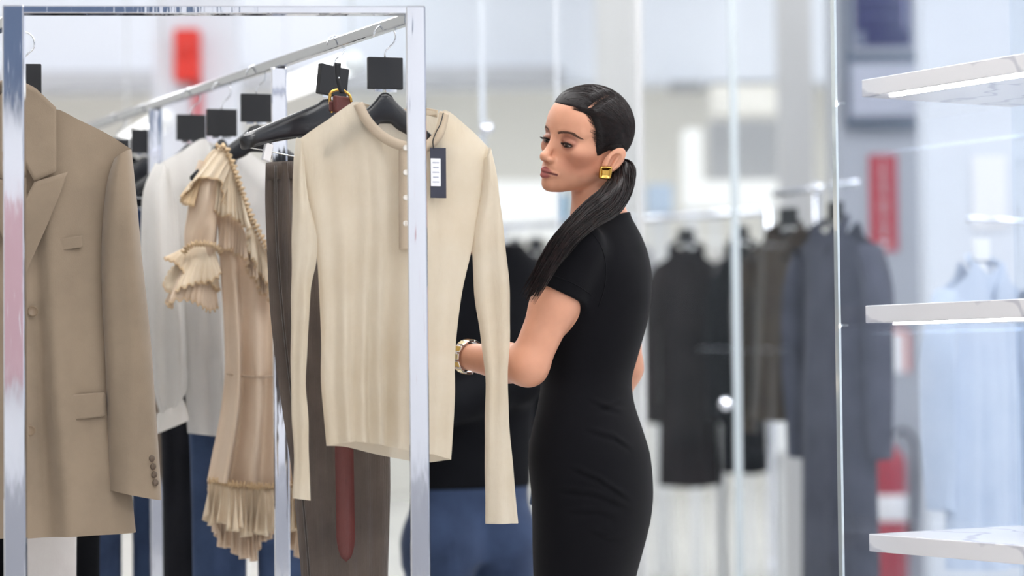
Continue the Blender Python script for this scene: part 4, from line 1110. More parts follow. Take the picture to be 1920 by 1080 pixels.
def skin_mat():
    m, nt, b, out = newmat('skin'); L = nt.links.new
    at = nd(nt, 'ShaderNodeAttribute', attribute_name='tone')
    tc = nd(nt, 'ShaderNodeTexCoord'); nz = nd(nt, 'ShaderNodeTexNoise', i_Scale=60, i_Detail=4); L(tc.outputs['Object'], nz.inputs[0])
    rp = nd(nt, 'ShaderNodeMapRange'); rp.inputs[3].default_value = .94; rp.inputs[4].default_value = 1.06; L(nz.outputs[0], rp.inputs[0])
    mx = nd(nt, 'ShaderNodeMixRGB', blend_type='MULTIPLY'); mx.inputs[0].default_value = 1; L(at.outputs['Color'], mx.inputs[1]); L(rp.outputs[0], mx.inputs[2])
    L(mx.outputs[0], b.inputs['Base Color']); b.inputs['Roughness'].default_value = .42; b.inputs['Specular IOR Level'].default_value = .4
    b.inputs['Subsurface Weight'].default_value = .10; b.inputs['Subsurface Radius'].default_value = (.012, .005, .003); b.inputs['Subsurface Scale'].default_value = .2
    n2 = nd(nt, 'ShaderNodeTexNoise', i_Scale=900, i_Detail=1); L(tc.outputs['Object'], n2.inputs[0])
    bp = nd(nt, 'ShaderNodeBump', i_Strength=.08, i_Distance=.0006); L(n2.outputs[0], bp.inputs['Height']); L(bp.outputs[0], b.inputs['Normal'])
    return m
SKIN = skin_mat()
base = P(1110, 900, DW)
per = empty('person', (base.x, DW, 0), 'person in a fitted black short sleeved dress with a low ponytail', 'person')
obj('body', bv, bf, SKIN, per, attrs={'tone': sk_})

# dress
DRESS = fabric('black_jersey', srgb(16, 16, 20), srgb(13, 13, 17), weave=1500, bump=.2, sheen=.03, rough=.9, spec=.10)
SLE = j(1066, 553, 4.853); sld = (SLE - SHL) / np.linalg.norm(SLE - SHL)
sn = np.array(P(1107, 572, 4.85)) - np.array(P(1028, 535, 4.85)); sn = np.array(Vector(sn).normalized())
spn = np.array(Vector(np.cross(sn, (0, 1, 0))).normalized()); spn = spn if spn.dot(sld) > 0 else -spn   # normal of the cut through the sleeve end
SRE = SHR + (ELR - SHR) * .45; srd = (ELR - SHR) / np.linalg.norm(ELR - SHR)
ncut = [np.array(P(1176, 400, 5.03)), np.array(P(1085, 424, 4.97))]
nn = np.array(Vector(np.cross(ncut[0] - ncut[1], (0, 1, 0))).normalized()); nn = nn if nn[2] > 0 else -nn
CRE = [((1062, 868), (1120, 892), (1188, 938)), ((1040, 912), (1110, 918), (1180, 948)), ((1095, 800), (1150, 815), (1190, 842)), ((1060, 952), (1120, 950), (1160, 962)), ((1100, 985), (1135, 1000), (1165, 1006)), ((1100, 745), (1140, 762), (1176, 770)), ((1110, 765), (1130, 762), (1172, 748))]
def dress_sdf(p):
    d = stack(p, TOR, BYAW)
    # soft drag lines over hip and waist
    fl = 0
    for a, m_, c in CRE:
        z1 = np.interp(p[0], [P(*a, 4.9).x, P(*m_, 4.9).x, P(*c, 4.9).x], [P(*a, 4.9).z, P(*m_, 4.9).z, P(*c, 4.9).z])
        x0, x1 = P(*a, 4.9).x, P(*c, 4.9).x
        en = np.clip((p[0] - x0) / .03, 0, 1) * np.clip((x1 - p[0]) / .03, 0, 1) * np.clip((5.0 - p[1]) / .05, 0, 1)
        u = (p[2] - z1) / .006
        fl = fl + en * (.0022 * np.exp(-u * u) - .0016 * np.exp(-(u + 1.6) ** 2))
    d = d - fl
    sL = np.clip(((p[0] - SHL[0]) * sld[0] + (p[1] - SHL[1]) * sld[1] + (p[2] - SHL[2]) * sld[2]) / .11, 0, 1)
    a1 = cone(p, SHL, (SHL + ELL_) / 2, .049, .049) - .003 * sL
    a1 = smax(a1, (p[0] - SLE[0]) * spn[0] + (p[1] - SLE[1]) * spn[1] + (p[2] - SLE[2]) * spn[2], .004)
    a2 = cone(p, SHR, (SHR + ELR) / 2, .048, .048)
    a2 = smax(a2, (p[0] - SRE[0]) * srd[0] + (p[1] - SRE[1]) * srd[1] + (p[2] - SRE[2]) * srd[2], .004)
    d = smin(d, a1, .03); d = smin(d, a2, .03)
    d = smin(d, neckf(p) - .002, .02)
    d = d - .0035
    # armhole seam
    d = smax(d, (p[0] - ncut[0][0]) * nn[0] + (p[1] - ncut[0][1]) * nn[1] + (p[2] - ncut[0][2]) * nn[2], .004)
    return smax(d, TOR[-1][0] + .03 - p[2], .004)
dgx = axis_steps(P(985, 700, 4.7).x - .03, P(1245, 700, 5.2).x, .004, [])
dgy = axis_steps(4.74, 5.28, .0045, [])
dgz = axis_steps(TOR[-1][0] - .02, ncut[0][2] + .05, .006, [(TOR[-1][0] + .35, 2, .0034)])
dv, dfc = mesh_sdf(dress_sdf, dgx, dgy, dgz, 2)
dress = obj('dress', dv, dfc, DRESS, per)
def project(pts, f, it=14):
    p = np.asarray(pts, float).copy()
    for _ in range(it):
        q = (p[:, 0], p[:, 1], p[:, 2]); h = 4e-4; f0 = f(q)
        g = np.stack([f((q[0] + h, q[1], q[2])) - f0, f((q[0], q[1] + h, q[2])) - f0, f((q[0], q[1], q[2] + h)) - f0], 1) / h
        p -= (f0 / np.maximum((g * g).sum(1), .2))[:, None] * g * .8
    return p
def proj_front(pxl, f, d0=4.6, n=40):
    """points where the viewing rays of a pixel line meet a surface"""
    c = spl(pxl, n); out = []
    R_ = np.array([np.array(ray(*k)) for k in c]); t = np.full(n, d0)
    for _ in range(60):
        p = np.array(CAM) + R_ * t[:, None]; dd = f((p[:, 0], p[:, 1], p[:, 2])); t = t + np.clip(dd, -.05, .05) * .8
    return np.array(CAM) + R_ * t[:, None]
seam = proj_front([(1090, 425), (1112, 440), (1130, 470), (1136, 510), (1132, 545), (1122, 575)], dress_sdf)
MB().tube([tuple(x) for x in seam], .0012, 6).build('armhole_seam', DRESS, dress)
hemc = proj_front([(1030, 528), (1050, 536), (1080, 550), (1106, 566)], dress_sdf)
hem2 = proj_front([(1034, 516), (1055, 523), (1085, 537), (1110, 554)], dress_sdf)
MB().tube([tuple(x) for x in hem2], .001, 6).build('sleeve_hem_stitch', DRESS, dress)

# shoes
for a, b in ANL:
    mbs = MB(); bz = np.array(b)
    mbs.tube(spl([bz + V3(.055, 0, -.03), bz + V3(.0, 0, -.035), bz + V3(-.08, -.005, -.042), bz + V3(-.15, -.01, -.05), bz + V3(-.195, -.012, -.054)], 20), [.030] * 4 + [.036] * 10 + [.034, .030, .026, .02, .014, .008], 14, flat=.62)
    sh_ = mbs.build('shoe', BLACKP, per)

# eyes
for sy in (1, -1):
    ec = from_head((EYE[0], sy * EYE[1], EYE[2])); gz_ = HR @ np.array(Vector((.88, .12, -.50)).normalized())
    bm = bmesh.new(); bmesh.ops.create_uvsphere(bm, u_segments=40, v_segments=30, radius=EYR); vs = np.array([v.co for v in bm.verts]); fs = [[v.index for v in f.verts] for f in bm.faces]; bm.free()
    ang = np.degrees(np.arccos(np.clip(vs @ gz_ / EYR, -1, 1)))
    cc = np.where(ang[:, None] < 12, np.array([.006, .005, .005]), np.where(ang[:, None] < 29, np.array(srgb(74, 66, 58)[:3]), np.array(srgb(188, 178, 174)[:3])))
    if 'eye_surface' not in MATS:
        m, nt, b_, out = newmat('eye_surface'); at = nd(nt, 'ShaderNodeAttribute', attribute_name='tone'); nt.links.new(at.outputs['Color'], b_.inputs['Base Color']); b_.inputs['Roughness'].default_value = .08
    obj('eye', vs + ec, fs, MATS['eye_surface'], per, attrs={'tone': cc})
HAIRM = None
def hair_mat(name, c1, c2, attr=None):
    m, nt, b, out = newmat(name); L = nt.links.new
    if attr:
        at = nd(nt, 'ShaderNodeAttribute', attribute_name=attr); src = at.outputs['Fac']
        mu = nd(nt, 'ShaderNodeMath', operation='MULTIPLY'); mu.inputs[1].default_value = 90; L(src, mu.inputs[0])
        nz = nd(nt, 'ShaderNodeTexNoise', noise_dimensions='1D', i_Scale=1.0, i_Detail=3, i_Roughness=.7); L(mu.outputs[0], nz.inputs['W'])
    else:
        tc = nd(nt, 'ShaderNodeTexCoord'); nz = nd(nt, 'ShaderNodeTexNoise', i_Scale=120, i_Detail=2); L(tc.outputs['Object'], nz.inputs['Vector'])
    cr = nd(nt, 'ShaderNodeValToRGB'); cr.color_ramp.elements[0].color = c1; cr.color_ramp.elements[1].color = c2; cr.color_ramp.elements[0].position = .4; cr.color_ramp.elements[1].position = .75
    L(nz.outputs[0], cr.inputs[0]); L(cr.outputs[0], b.inputs['Base Color']); b.inputs['Roughness'].default_value = .42; b.inputs['Specular IOR Level'].default_value = .22
    if attr:
        bp = nd(nt, 'ShaderNodeBump', i_Strength=.35, i_Distance=.0015); L(nz.outputs[0], bp.inputs['Height']); L(bp.outputs[0], b.inputs['Normal'])
    return m
HAIRC = hair_mat('sleek_dark_hair', srgb(20, 17, 19), srgb(40, 33, 34), 'strand')
HAIRS = hair_mat('dark_hair_strands', srgb(19, 14, 15), srgb(46, 33, 32))
BROW = simple('brow_hair', srgb(104, 72, 58), .7, var=.1)
LASH = simple('lash', srgb(22, 16, 16), .5)
# hair cap: sleek, parted on the left, drawn back to the nape
zl_x = [-.12, -.085, -.060, -.038, -.028, -.016, -.004, .008, .015, .022, .029, .036, .045, .053, .062, .075, .12]
zl_z = [-.078, -.078, -.070, -.048, -.028, -.018, -.018, -.024, -.030, -.032, -.024, -.006, .020, .040, .0555, .0585, .060]
PA, PB = (.052, .046, .058), (-.002, .040, .100)
def on_skull(v):
    v = np.array(v, float); u = v / np.linalg.norm(v); lo, hi = .03, .16
    for _ in range(40):
        m_ = (lo + hi) / 2; w_ = u * m_
        if skull(tuple(np.array([c]) for c in w_))[0] < 0: lo = m_
        else: hi = m_
    return tuple(u * lo)
_pp = [on_skull(np.array(PA) * (1 - t) + np.array(PB) * t) for t in np.linspace(0, 1, 9)]
PART = [(_pp[i], _pp[i + 1], .0064 - .00022 * i) for i in range(8)]
def hair_sdf(q):
    d = skull(q); d = smin(d, ell(q, (.026, 0, -.045), (.056, .056, .066)), .030)
    hl = np.interp(q[0], zl_x, zl_z) - q[2]
    pd_ = None
    for pa_, pb_, r_ in PART: c_ = cone(q, pa_, pb_, 0, 0); pd_ = c_ if pd_ is None else np.minimum(pd_, c_)
    d = d - (.0010 + .0046 * np.clip(-hl / .028, 0, 1)) * np.clip((pd_ - .002) / .014, .1, 1)
    d = smax(d, hl, .006)
    d = smax(d, -(sph((q[0], q[1], q[2]), (.0, 0, 0), .055)), .002)
    d = smax(d, -(pd_ - .0021), .001)
    e = (q[0] + .008 + .32 * (q[2] + .034), np.abs(q[1]) - .0790 - .32 * (-(q[0] + .008)), q[2] + .034)
    d = smax(d, -(ell(e, (0, 0, 0), (.0185, .012, .0275)) - .001), .004)
    return d
g = [axis_steps(-.118, .105, .0016, []), axis_steps(-.090, .090, .0016, []), axis_steps(-.095, .118, .0016, [])]
hv, hf = mesh_sdf(hair_sdf, *g, 1)
TIE = np.array((-.088, .010, -.058))
rel = hv - TIE
ang = np.arctan2(rel[:, 1], rel[:, 2] + .02) ; ang2 = np.arctan2(rel[:, 2], np.abs(rel[:, 1]) + .02)
wv_ = hv @ HR.T + HC
obj('hair', np.array([from_head(x) for x in hv]), hf, HAIRC, per, attrs={'strand': (ang * 1.0 + .25 * rel[:, 0] / .1)})
# flyaway sleek strands lying on the cap
rs = random.Random(5); mb = MB()
ns_ = 620; sts, mids, ens = [], [], []
for k in range(ns_):
    if k < 320:                                   # along the front and temple hairline
        x = rs.uniform(.036, .085); z = float(np.interp(x, zl_x, zl_z)) + rs.uniform(-.004, .004)
        st_ = np.array([x + rs.uniform(-.004, .0045), .074 * math.sqrt(max(.02, 1 - (x / .095) ** 2)) * rs.uniform(.75, 1.0), z])
    else:
        st_ = np.array([rs.uniform(-.05, .075), rs.uniform(-.05, .055), .06 + .05 * rs.random()])
    en_ = TIE + np.array([rs.uniform(-.006, .006), rs.uniform(0, .02), rs.uniform(-.012, .012)])
    sts.append(st_); ens.append(en_); mids.append((st_ + en_) / 2 + np.array([-.01, .045, .03]))
allc = np.array([spl([a_, m_, b_], 20) for a_, m_, b_ in zip(sts, mids, ens)])
flat_ = project(allc.reshape(-1, 3), lambda p: smin(hair_sdf(p), skull(p), .004) - .0005, 8).reshape(ns_, 20, 3)
for c in flat_:
    mb.tube([from_head(x) for x in c], [.0001] + [.0003] * 18 + [.0002], 3, caps=False)
mb.build('hair_strands', HAIRS, per, smooth=True)['kind'] = 'stuff'
# brows and lashes
for sy in (1, -1):
    mb = MB()
    for k in range(190):
        t = k / 189.0; off = rs.uniform(-1, 1)
        x = .0905 - .012 * t - .016 * t * t; y = sy * (.0125 + .0385 * t); z = .0030 + .0065 * math.sin(min(1, t / .68) * PI / 2) - .0075 * max(0, t - .62) / .38
        z += off * .0027 * (1 - .8 * t)
        a = np.array([[x + .004, y, z], [x + .002, y + sy * .004, z + .0022 * (1 - 1.4 * t)], [x, y + sy * .008, z + .0022 * (1 - 2.0 * t)]])
        a = project(a, lambda p: head_sdf(p) - .0005, 10)
        mb.tube([from_head(v) for v in a], [.00032, .00032, .0001], 3, caps=False)
    mb.build('eyebrow', BROW, per)['kind'] = 'stuff'
    mb = MB()
    for k in range(34):
        t = -1 + 2 * k / 33.0
        y = .0330 + .0122 * t; z = -.0182 + .0034 * math.sqrt(max(0, 1 - t * t)) + .0006
        x = EYE[0] + math.sqrt(max(1e-6, (EYR + .0012) ** 2 - (y - EYE[1]) ** 2 - (z - EYE[2]) ** 2))
        r0 = np.array((x, sy * y, z)); ln = .0065 + .002 * max(0, t)
        mb.tube([from_head(r0), from_head(r0 + np.array((ln * .75, sy * (.0022 * t + .001), -.0012))), from_head(r0 + np.array((ln, sy * (.0042 * t + .002), .0008)))], [.0006, .0005, .0001], 4, caps=False)
    mb.build('eyelashes', LASH, per)['kind'] = 'stuff'

# ponytail: a full bundle that falls from the nape and forward over the shoulder
path = [from_head(TIE + np.array((.004, .012, .004))), np.array(P(1171, 316, 4.975)), np.array(P(1165, 346, 4.93)), np.array(P(1142, 378, 4.87)), np.array(P(1102, 408, 4.81)), np.array(P(1064, 444, 4.78)), np.array(P(1034, 484, 4.77)), np.array(P(1008, 528, 4.77)), np.array(P(988, 562, 4.78))]
rad = [.013, .020, .025, .028, .026, .021, .016, .009, .003]
NP = 34
pc = spl(path, NP); pr = np.interp(np.linspace(0, 1, NP), np.linspace(0, 1, len(rad)), rad)
core = MB().tube([tuple(x) for x in pc], list(pr * .86), 18, flat=.7, up=(0, 0, 1))
pony = core.build('ponytail', HAIRS, per)
mb = MB(); tg = np.gradient(pc, axis=0); tg /= np.linalg.norm(tg, axis=1)[:, None]
vw = np.array([0, -1, 0.]); sd_ = np.cross(tg, vw); sd_ /= np.linalg.norm(sd_, axis=1)[:, None]; nb = np.cross(sd_, tg)
for k in range(560):
    a = rs.uniform(0, 2 * PI); rr = rs.uniform(.80, 1.06); ph = rs.uniform(0, 6.28); tw = rs.uniform(.6, 1.6); end = rs.randint(NP - 3, NP) if rs.random() < .35 else rs.randint(21, NP)
    pts = []; wisp = rs.uniform(-1, 1); st0 = 0 if rs.random() < .8 else rs.randint(0, 8)
    for i in range(st0, end):
        s_ = i / (NP - 1.0); aa = a + tw * s_ * 1.2 + .25 * math.sin(6 * s_ + ph)
        r_ = pr[i] * rr * (1 + .14 * math.sin(13 * s_ + ph) + .06 * math.sin(29 * s_ + 2 * ph)) + .018 * max(0, s_ - .55) * abs(wisp)
        pts.append(pc[i] + sd_[i] * r_ * math.cos(aa) + nb[i] * r_ * .72 * math.sin(aa) + sd_[i] * .035 * wisp * max(0, s_ - .6) ** 1.4)
    n_ = len(pts)
    if n_ < 6: continue
    mb.tube(pts, [.0007 + .0006 * rs.random()] * (n_ - 3) + [.0007, .0004, .0001], 3, caps=False)
mb.build('ponytail_strands', HAIRS, pony)['kind'] = 'stuff'

# earrings: puffed square of gold with a sunk centre
def earring(sy):
    c = from_head((.009, sy * .0855, -.0600)); n_ = HR @ np.array(Vector((.42, sy * 1.0, .0)).normalized()); up_ = HR @ np.array((0.1, 0, 1.0)); up_ = up_ - n_ * up_.dot(n_); up_ /= np.linalg.norm(up_); rt_ = np.cross(up_, n_)
    rings = []
    for h_, ra in ((-.004, .0), (-.004, .80), (-.002, .96), (.001, 1.0), (.004, .95), (.0055, .84), (.005, .72), (.002, .62), (.0005, .3), (.0012, .0)):
        R_ = []
        for a in np.linspace(0, 2 * PI, 40, endpoint=False):
            cs, sn_ = math.cos(a), math.sin(a); e_ = .28; k_ = .0136 * ra
            R_.append(c + rt_ * k_ * np.sign(cs) * abs(cs) ** e_ + up_ * k_ * np.sign(sn_) * abs(sn_) ** e_ + n_ * h_)
        rings.append(R_)
    MB().grid(np.array(rings), True).build('earring', GOLD, per)
earring(1); earring(-1)

# bracelet of square links round the near wrist
wc = np.array(P(878, 671, 4.99)); ax = (WRL - MFL) / np.linalg.norm(WRL - MFL)
wc = MFL + ax * np.dot(wc - MFL, ax)
a1 = np.array(Vector(ax).orthogonal().normalized()); a2 = np.cross(ax, a1)
br = empty('bracelet', wc, None); br.parent = per; br.location = Vector(wc) - ORG[per.name]
PALE = simple('pale_gold', srgb(226, 206, 160), .2, 1, var=.05); SILV = simple('silver', (.82, .82, .82, 1), .15, 1, var=.03)
nl = 13; rb_ = .0335
for k in range(nl):
    a = 2 * PI * k / nl; n_ = a1 * math.cos(a) + a2 * math.sin(a); t_ = np.cross(ax, n_)
    Rm = Matrix((Vector(ax), Vector(t_), Vector(n_))).transposed()
    lk = MB().box(wc + n_ * rb_, (.0215, .0142, .0034), Rm).build('link', SILV, br, smooth=False, bevel=.0008)
    MB().box(wc + n_ * (rb_ + .0016), (.0175, .0112, .0024), Rm).build('gold_plate', GOLD if k % 2 else PALE, lk, smooth=False, bevel=.0006)
    n2 = a1 * math.cos(a + PI / nl) + a2 * math.sin(a + PI / nl); t2 = np.cross(ax, n2); R2 = Matrix((Vector(ax), Vector(t2), Vector(n2))).transposed()
    MB().box(wc + n2 * (rb_ - .0005), (.006, .006, .003), R2).build('joint', SILV, lk, smooth=False)

# phone in the far hand
ph_c = np.array(P(1026, 893, 5.165))
e = empty('phone', ph_c, 'dark blue phone edge showing in front of the hip of the person in the dress', 'phone')
Rp = rotz(.1) @ Matrix.Rotation(.12, 3, 'Y')
MB().box(ph_c, (.062, .009, .13), Rp).build('case', simple('phone_blue', srgb(54, 74, 104), .3), e, smooth=False, bevel=.004)
MB().box(ph_c + np.array(Rp @ Vector((0, -.005, 0))), (.056, .001, .122), Rp).build('screen', BLACKP, e, smooth=False)
# ------------------------------------------------------------------ second person, behind the cream top
D2 = 6.5
def person2():
    s2 = [(470, 905, 985, .07), (490, 890, 995, .13), (520, 872, 1000, .17), (600, 866, 990, .17), (700, 862, 985, .165), (800, 858, 975, .16), (900, 850, 972, .165), (960, 840, 968, .175), (1040, 838, 966, .18)]
    yaw = math.radians(55); rows2 = []
    for y, a, b, w in s2:
        pa, pb = P(a - 28, y, D2), P(b - 16, y, D2); hx = (pb.x - pa.x) / 2
        rows2.append((pa.z, (pa.x + pb.x) / 2, D2, w, max(.075, math.sqrt(max(hx**2 - (w * .62)**2, .0)) / .8)))
    jj = lambda x, y, d: np.array(P(x, y, d))
    shl, el, wr = jj(800, 520, 6.42), jj(778, 730, 6.35), jj(720, 800, 6.3)
    shr, er, wrr = jj(952, 520, 6.58), jj(975, 712, 6.45), jj(830, 770, 6.3)
    hd = jj(842, 372, 6.44)
    f2 = Vector((-.93, .36, -.22)).normalized(); l2 = Vector((0, 0, 1)).cross(f2).normalized(); u2 = f2.cross(l2)
    H2m = np.array(Matrix((f2, l2, u2)).transposed())
    def th2(p):
        d = [p[i] - hd[i] for i in range(3)]; return tuple(sum(H2m[i, k] * d[i] for i in range(3)) for k in range(3))
    zc = rows2[-1][0]
    hipx = rows2[-1][1]
    legs = [(np.array((hipx - .075, D2 - .05, zc + .03)), np.array((hipx - .085, D2 - .05, .48)), np.array((hipx - .10, D2 - .02, .09))), (np.array((hipx + .085, D2 + .04, zc + .03)), np.array((hipx + .09, D2 + .03, .48)), np.array((hipx + .085, D2 + .06, .09)))]
    def top(p, g=0):
        d = stack(p, rows2, yaw)
        for s_, e_, w_ in ((shl, el, wr), (shr, er, wrr)):
            d = smin(d, smin(cone(p, s_, e_, .062, .050), cone(p, e_, w_, .050, .036), .03), .05)
        return d - g
    def legf(p, g=0):
        d = None
        for a, b, c in legs:
            q = smin(cone(p, a, b, .092, .062), cone(p, b, c, .062, .042), .03); d = q if d is None else smin(d, q, .02)
        return d - g
    def body(p):
        d = smin(top(p), legf(p), .04)
        d = smin(d, cone(p, jj(905, 480, 6.5), hd + H2m @ np.array((-.03, 0, -.045)), .056, .050), .03)
        h = np.full(p[0].shape, 1.0); nr = (np.abs(p[0] - hd[0]) < .19) & (np.abs(p[1] - hd[1]) < .19) & (np.abs(p[2] - hd[2]) < .2)
        if nr.any(): h[nr] = head_sdf(th2(tuple(c[nr] for c in p)))
        d = smin(d, h, .012)
        for w_, dr in ((wr, (-.8, -.2, -.5)), (wrr, (-.8, -.3, -.4))):
            H_ = hand_parts(w_, Vector(dr), Vector((0, -.6, .8)), Vector((-.3, .8, .3)), .6); d = smin(d, hand(p, H_), .015)
        for a, b, c in legs: d = smin(d, cone(p, c + V3(.03, .0, -.045), c + V3(-.16, -.06, -.055), .042, .034), .03)
        return d
    xs = axis_steps(P(680, 500, 6.5).x, P(1030, 500, 6.5).x, .009, [(P(640, 600, 6.3).x, P(725, 600, 6.3).x, .005)]); ys = axis_steps(6.05, 6.85, .009, []); zs = axis_steps(0.0, 1.86, .009, [])
    hr_ = [(hd[i] - .125, hd[i] + .125, .0032) for i in range(3)]
    v, f = mesh_sdf(body, axis_steps(xs[0], xs[-1], .009, [hr_[0], (xs[0], P(725, 600, 6.3).x, .005)]), axis_steps(6.05, 6.85, .009, [hr_[1]]), axis_steps(0, 1.86, .009, [hr_[2]]), 1)
    e = empty('person', (P(890, 700, 6.5).x, D2, 0), 'person in a black long sleeved top and blue jeans standing behind the cream top', 'person')
    q2 = th2((v[:, 0], v[:, 1], v[:, 2])); s2_ = (q2[0], np.abs(q2[1]), q2[2]); tone = np.tile(np.array(srgb(200, 150, 125)[:3]), (len(v), 1))
    lp = ((np.abs(q2[2]) < .14) & (q2[0] > .07) & (np.minimum(cone(s2_, *LIPU, .0062, .0030), cone(s2_, *LIPL, .0074, .0030)) < .001))
    bw = (np.abs(q2[0] - .07) < .035) & (np.abs(q2[1]) > .012) & (np.abs(q2[1]) < .05) & (np.abs(q2[2] - .008) < .0035)
    tone[lp] = srgb(158, 90, 86)[:3]; tone[bw] = srgb(70, 50, 42)[:3]
    obj('body', v, f, SKIN, e, attrs={'tone': tone})
    zj = P(900, 915, 6.5).z
    v, f = mesh_sdf(lambda p: smax(smax(top(p, .010), zj - p[2], .01), np.maximum(p[2] - P(900, 440, 6.5).z, -10), .01), xs, ys, zs, 1)
    obj('black_top', v, f, BLK, e)
    v, f = mesh_sdf(lambda p: smax(smax(smin(legf(p, .012), smax(stack(p, rows2, yaw) - .006, p[2] - zj - .03, .01), .05), p[2] - zj - .03, .01), .10 - p[2], .01), xs, ys, zs, 1)
    obj('jeans', v, f, DEN, e)
    gh = axis_steps(-.12, .12, .003, [])
    v, f = mesh_sdf(hair_sdf, gh, gh, gh, 1)
    obj('hair', v @ H2m.T + hd, f, HAIRC, e, attrs={'strand': np.arctan2(v[:, 1], v[:, 2] + .08)})
    for sy in (1, -1):
        bm = bmesh.new(); bmesh.ops.create_uvsphere(bm, u_segments=20, v_segments=14, radius=EYR); vs = np.array([q.co for q in bm.verts]); fs = [[q.index for q in g_.verts] for g_ in bm.faces]; bm.free()
        an = np.degrees(np.arccos(np.clip(vs[:, 0] / EYR, -1, 1)))
        cc = np.where(an[:, None] < 28, np.array(srgb(60, 44, 36)[:3]), np.array(srgb(188, 178, 174)[:3]))
        obj('eye', (vs + np.array((EYE[0], sy * EYE[1], EYE[2]))) @ H2m.T + hd, fs, MATS['eye_surface'], e, attrs={'tone': cc})
    for a, b, c in legs:
        MB().tube(spl([c + V3(.075, .02, -.05), c + V3(0, 0, -.048), c + V3(-.1, -.04, -.055), c + V3(-.2, -.07, -.062)], 12), [.036] * 4 + [.046] * 6 + [.038, .02], 12, flat=.7).build('shoe', BLACKP, e)
person2()

# ------------------------------------------------------------------ long coat and brown jacket on a stand behind the glass partition edge
CD = 8.0
def cstand(px, d, label, armz):
    b = P(px, 698, d); e = empty('coat_stand', (b.x, b.y, 0), label, 'coat stand')
    MB().tube([(b.x, b.y, .02), (b.x, b.y, armz + .02)], .014, 12).build('pole', CH, e)
    MB().lathe([(0, 0), (.16, 0), (.16, .012), (.03, .022), (0, .022)], (b.x, b.y, 0), 28).build('base', CH, e)
    MB().tube([(b.x - .12, b.y + .22, armz), (b.x + .10, b.y - .22, armz)], .011, 10).build('arm', CH, e)
    return e, b
armz = P(1540, 378, CD).z + .045
e, b = cstand(1538, CD, 'chrome stand that carries the long slate coat and the brown jacket', armz)
SLATE = fabric('slate_wool', srgb(82, 84, 98), srgb(64, 66, 78), weave=500, bump=.2, wr=.3, sheen=.05, spec=.1)
BRN = fabric('brown_leatherette', srgb(64, 54, 44), srgb(46, 38, 34), weave=300, bump=.2, wr=.4)
yc = math.radians(-48)
la = Vector((b.x + .045, b.y - .10, armz)); lb = Vector((b.x - .075, b.y + .19, armz))
hanger(la, math.radians(-58), 'black hanger under the long slate coat on the stand')
hanger(lb, math.radians(-40), 'black hanger under the brown jacket on the stand')
jacket(la, math.radians(-58), SLATE, 'long_coat', 'long slate grey coat hanging on the stand beside the grey pillar', 'coat', w=.36, length=1.30, seed=61, sl=.66, t=.075)
jacket(lb, math.radians(-40), BRN, 'brown_jacket', 'dark brown jacket hanging behind the slate coat', 'jacket', w=.32, length=.64, seed=63, sl=.58, t=.06)

# ------------------------------------------------------------------ rack of dark clothes in the background
RDp = 10.0
ra, rb2 = P(940, 452, 10.6), P(1440, 462, 9.7); zr = (ra.z + rb2.z) / 2 + .10
ra = Vector((ra.x, ra.y, zr)); rb2 = Vector((rb2.x, rb2.y, zr))
e = empty('clothes_rack', (ra + rb2) / 2 - Vector((0, 0, zr)), 'distant chrome rack with dark jackets behind the glass partition', 'clothes rack')
MB().tube([ra, rb2], .014, 10).build('rail', CH, e)
for q in (ra, rb2): MB().tube([(q.x, q.y, 0), (q.x, q.y, zr + .014)], .016, 10).build('post', CH, e); MB().box((q.x, q.y, .02), (.06, .5, .04)).build('foot', CH, e, smooth=False)
CHAR = fabric('charcoal_brown_wool', srgb(44, 40, 42), srgb(33, 31, 33), weave=500, bump=.2, sheen=.03, spec=.08)
GRYC = fabric('pale_grey_knit', srgb(168, 168, 172), srgb(148, 148, 154), weave=500, bump=.2)
def far(px, yaw, mat, name, label, cat, **k):
    t = (px - 940) / 500.0; q = ra * (1 - t) + rb2 * t
    hanger(q, yaw, 'black hanger of the ' + label, group=None)
    return jacket(q, yaw, mat, name, label, cat, **k)
far(1296, .25, CHAR, 'charcoal_coat', 'wide charcoal coat on the distant rack beside the glass channel', 'coat', w=.26, length=.98, seed=71, sl=.62, t=.06)
far(1205, .95, GRYC, 'grey_cardigan', 'pale grey cardigan next to the charcoal coat on the distant rack', 'cardigan', w=.34, length=.55, seed=72, sl=.5)
far(1394, .6, BLK, 'black_coat', 'narrow black coat at the end of the distant rack', 'coat', w=.22, length=.92, seed=73, sl=.6, t=.05)
far(1010, .5, BLK, 'black_blazer', 'black blazer on the distant rack between the two people', 'blazer', w=.40, length=.8, seed=75, sl=.6)
far(968, .5, CHAR, 'charcoal_jacket', 'charcoal jacket at the hidden end of the distant rack', 'jacket', w=.40, length=.8, seed=76, sl=.6)

# ------------------------------------------------------------------ pale lit display units far behind
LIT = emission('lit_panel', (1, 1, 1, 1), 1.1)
def display(pxa, pya, pxb, pyb, d, label, mat, name='display_unit', cat='display', depth=.3, legs=True):
    x0, x1, z0, z1 = rect(pxa, pya, pxb, pyb, d)
    e = empty(name, ((x0 + x1) / 2, d, 0), label, cat)
    MB().box(((x0 + x1) / 2, d + depth / 2, (z0 + z1) / 2), (x1 - x0, depth, z1 - z0)).build('panel', mat, e, smooth=False, bevel=.01)
    if legs:
        for x in (x0 + .04, x1 - .04): MB().box((x, d + depth / 2, z0 / 2), (.04, .04, z0)).build('leg', WHITE, e, smooth=False)
    return e
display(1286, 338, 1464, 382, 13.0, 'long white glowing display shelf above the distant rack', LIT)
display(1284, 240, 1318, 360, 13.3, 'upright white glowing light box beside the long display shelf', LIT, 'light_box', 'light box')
display(1330, 158, 1462, 214, 14.04, 'warm white overhead fascia panel between the pillars', WARM, 'fascia_panel', 'panel', legs=False)
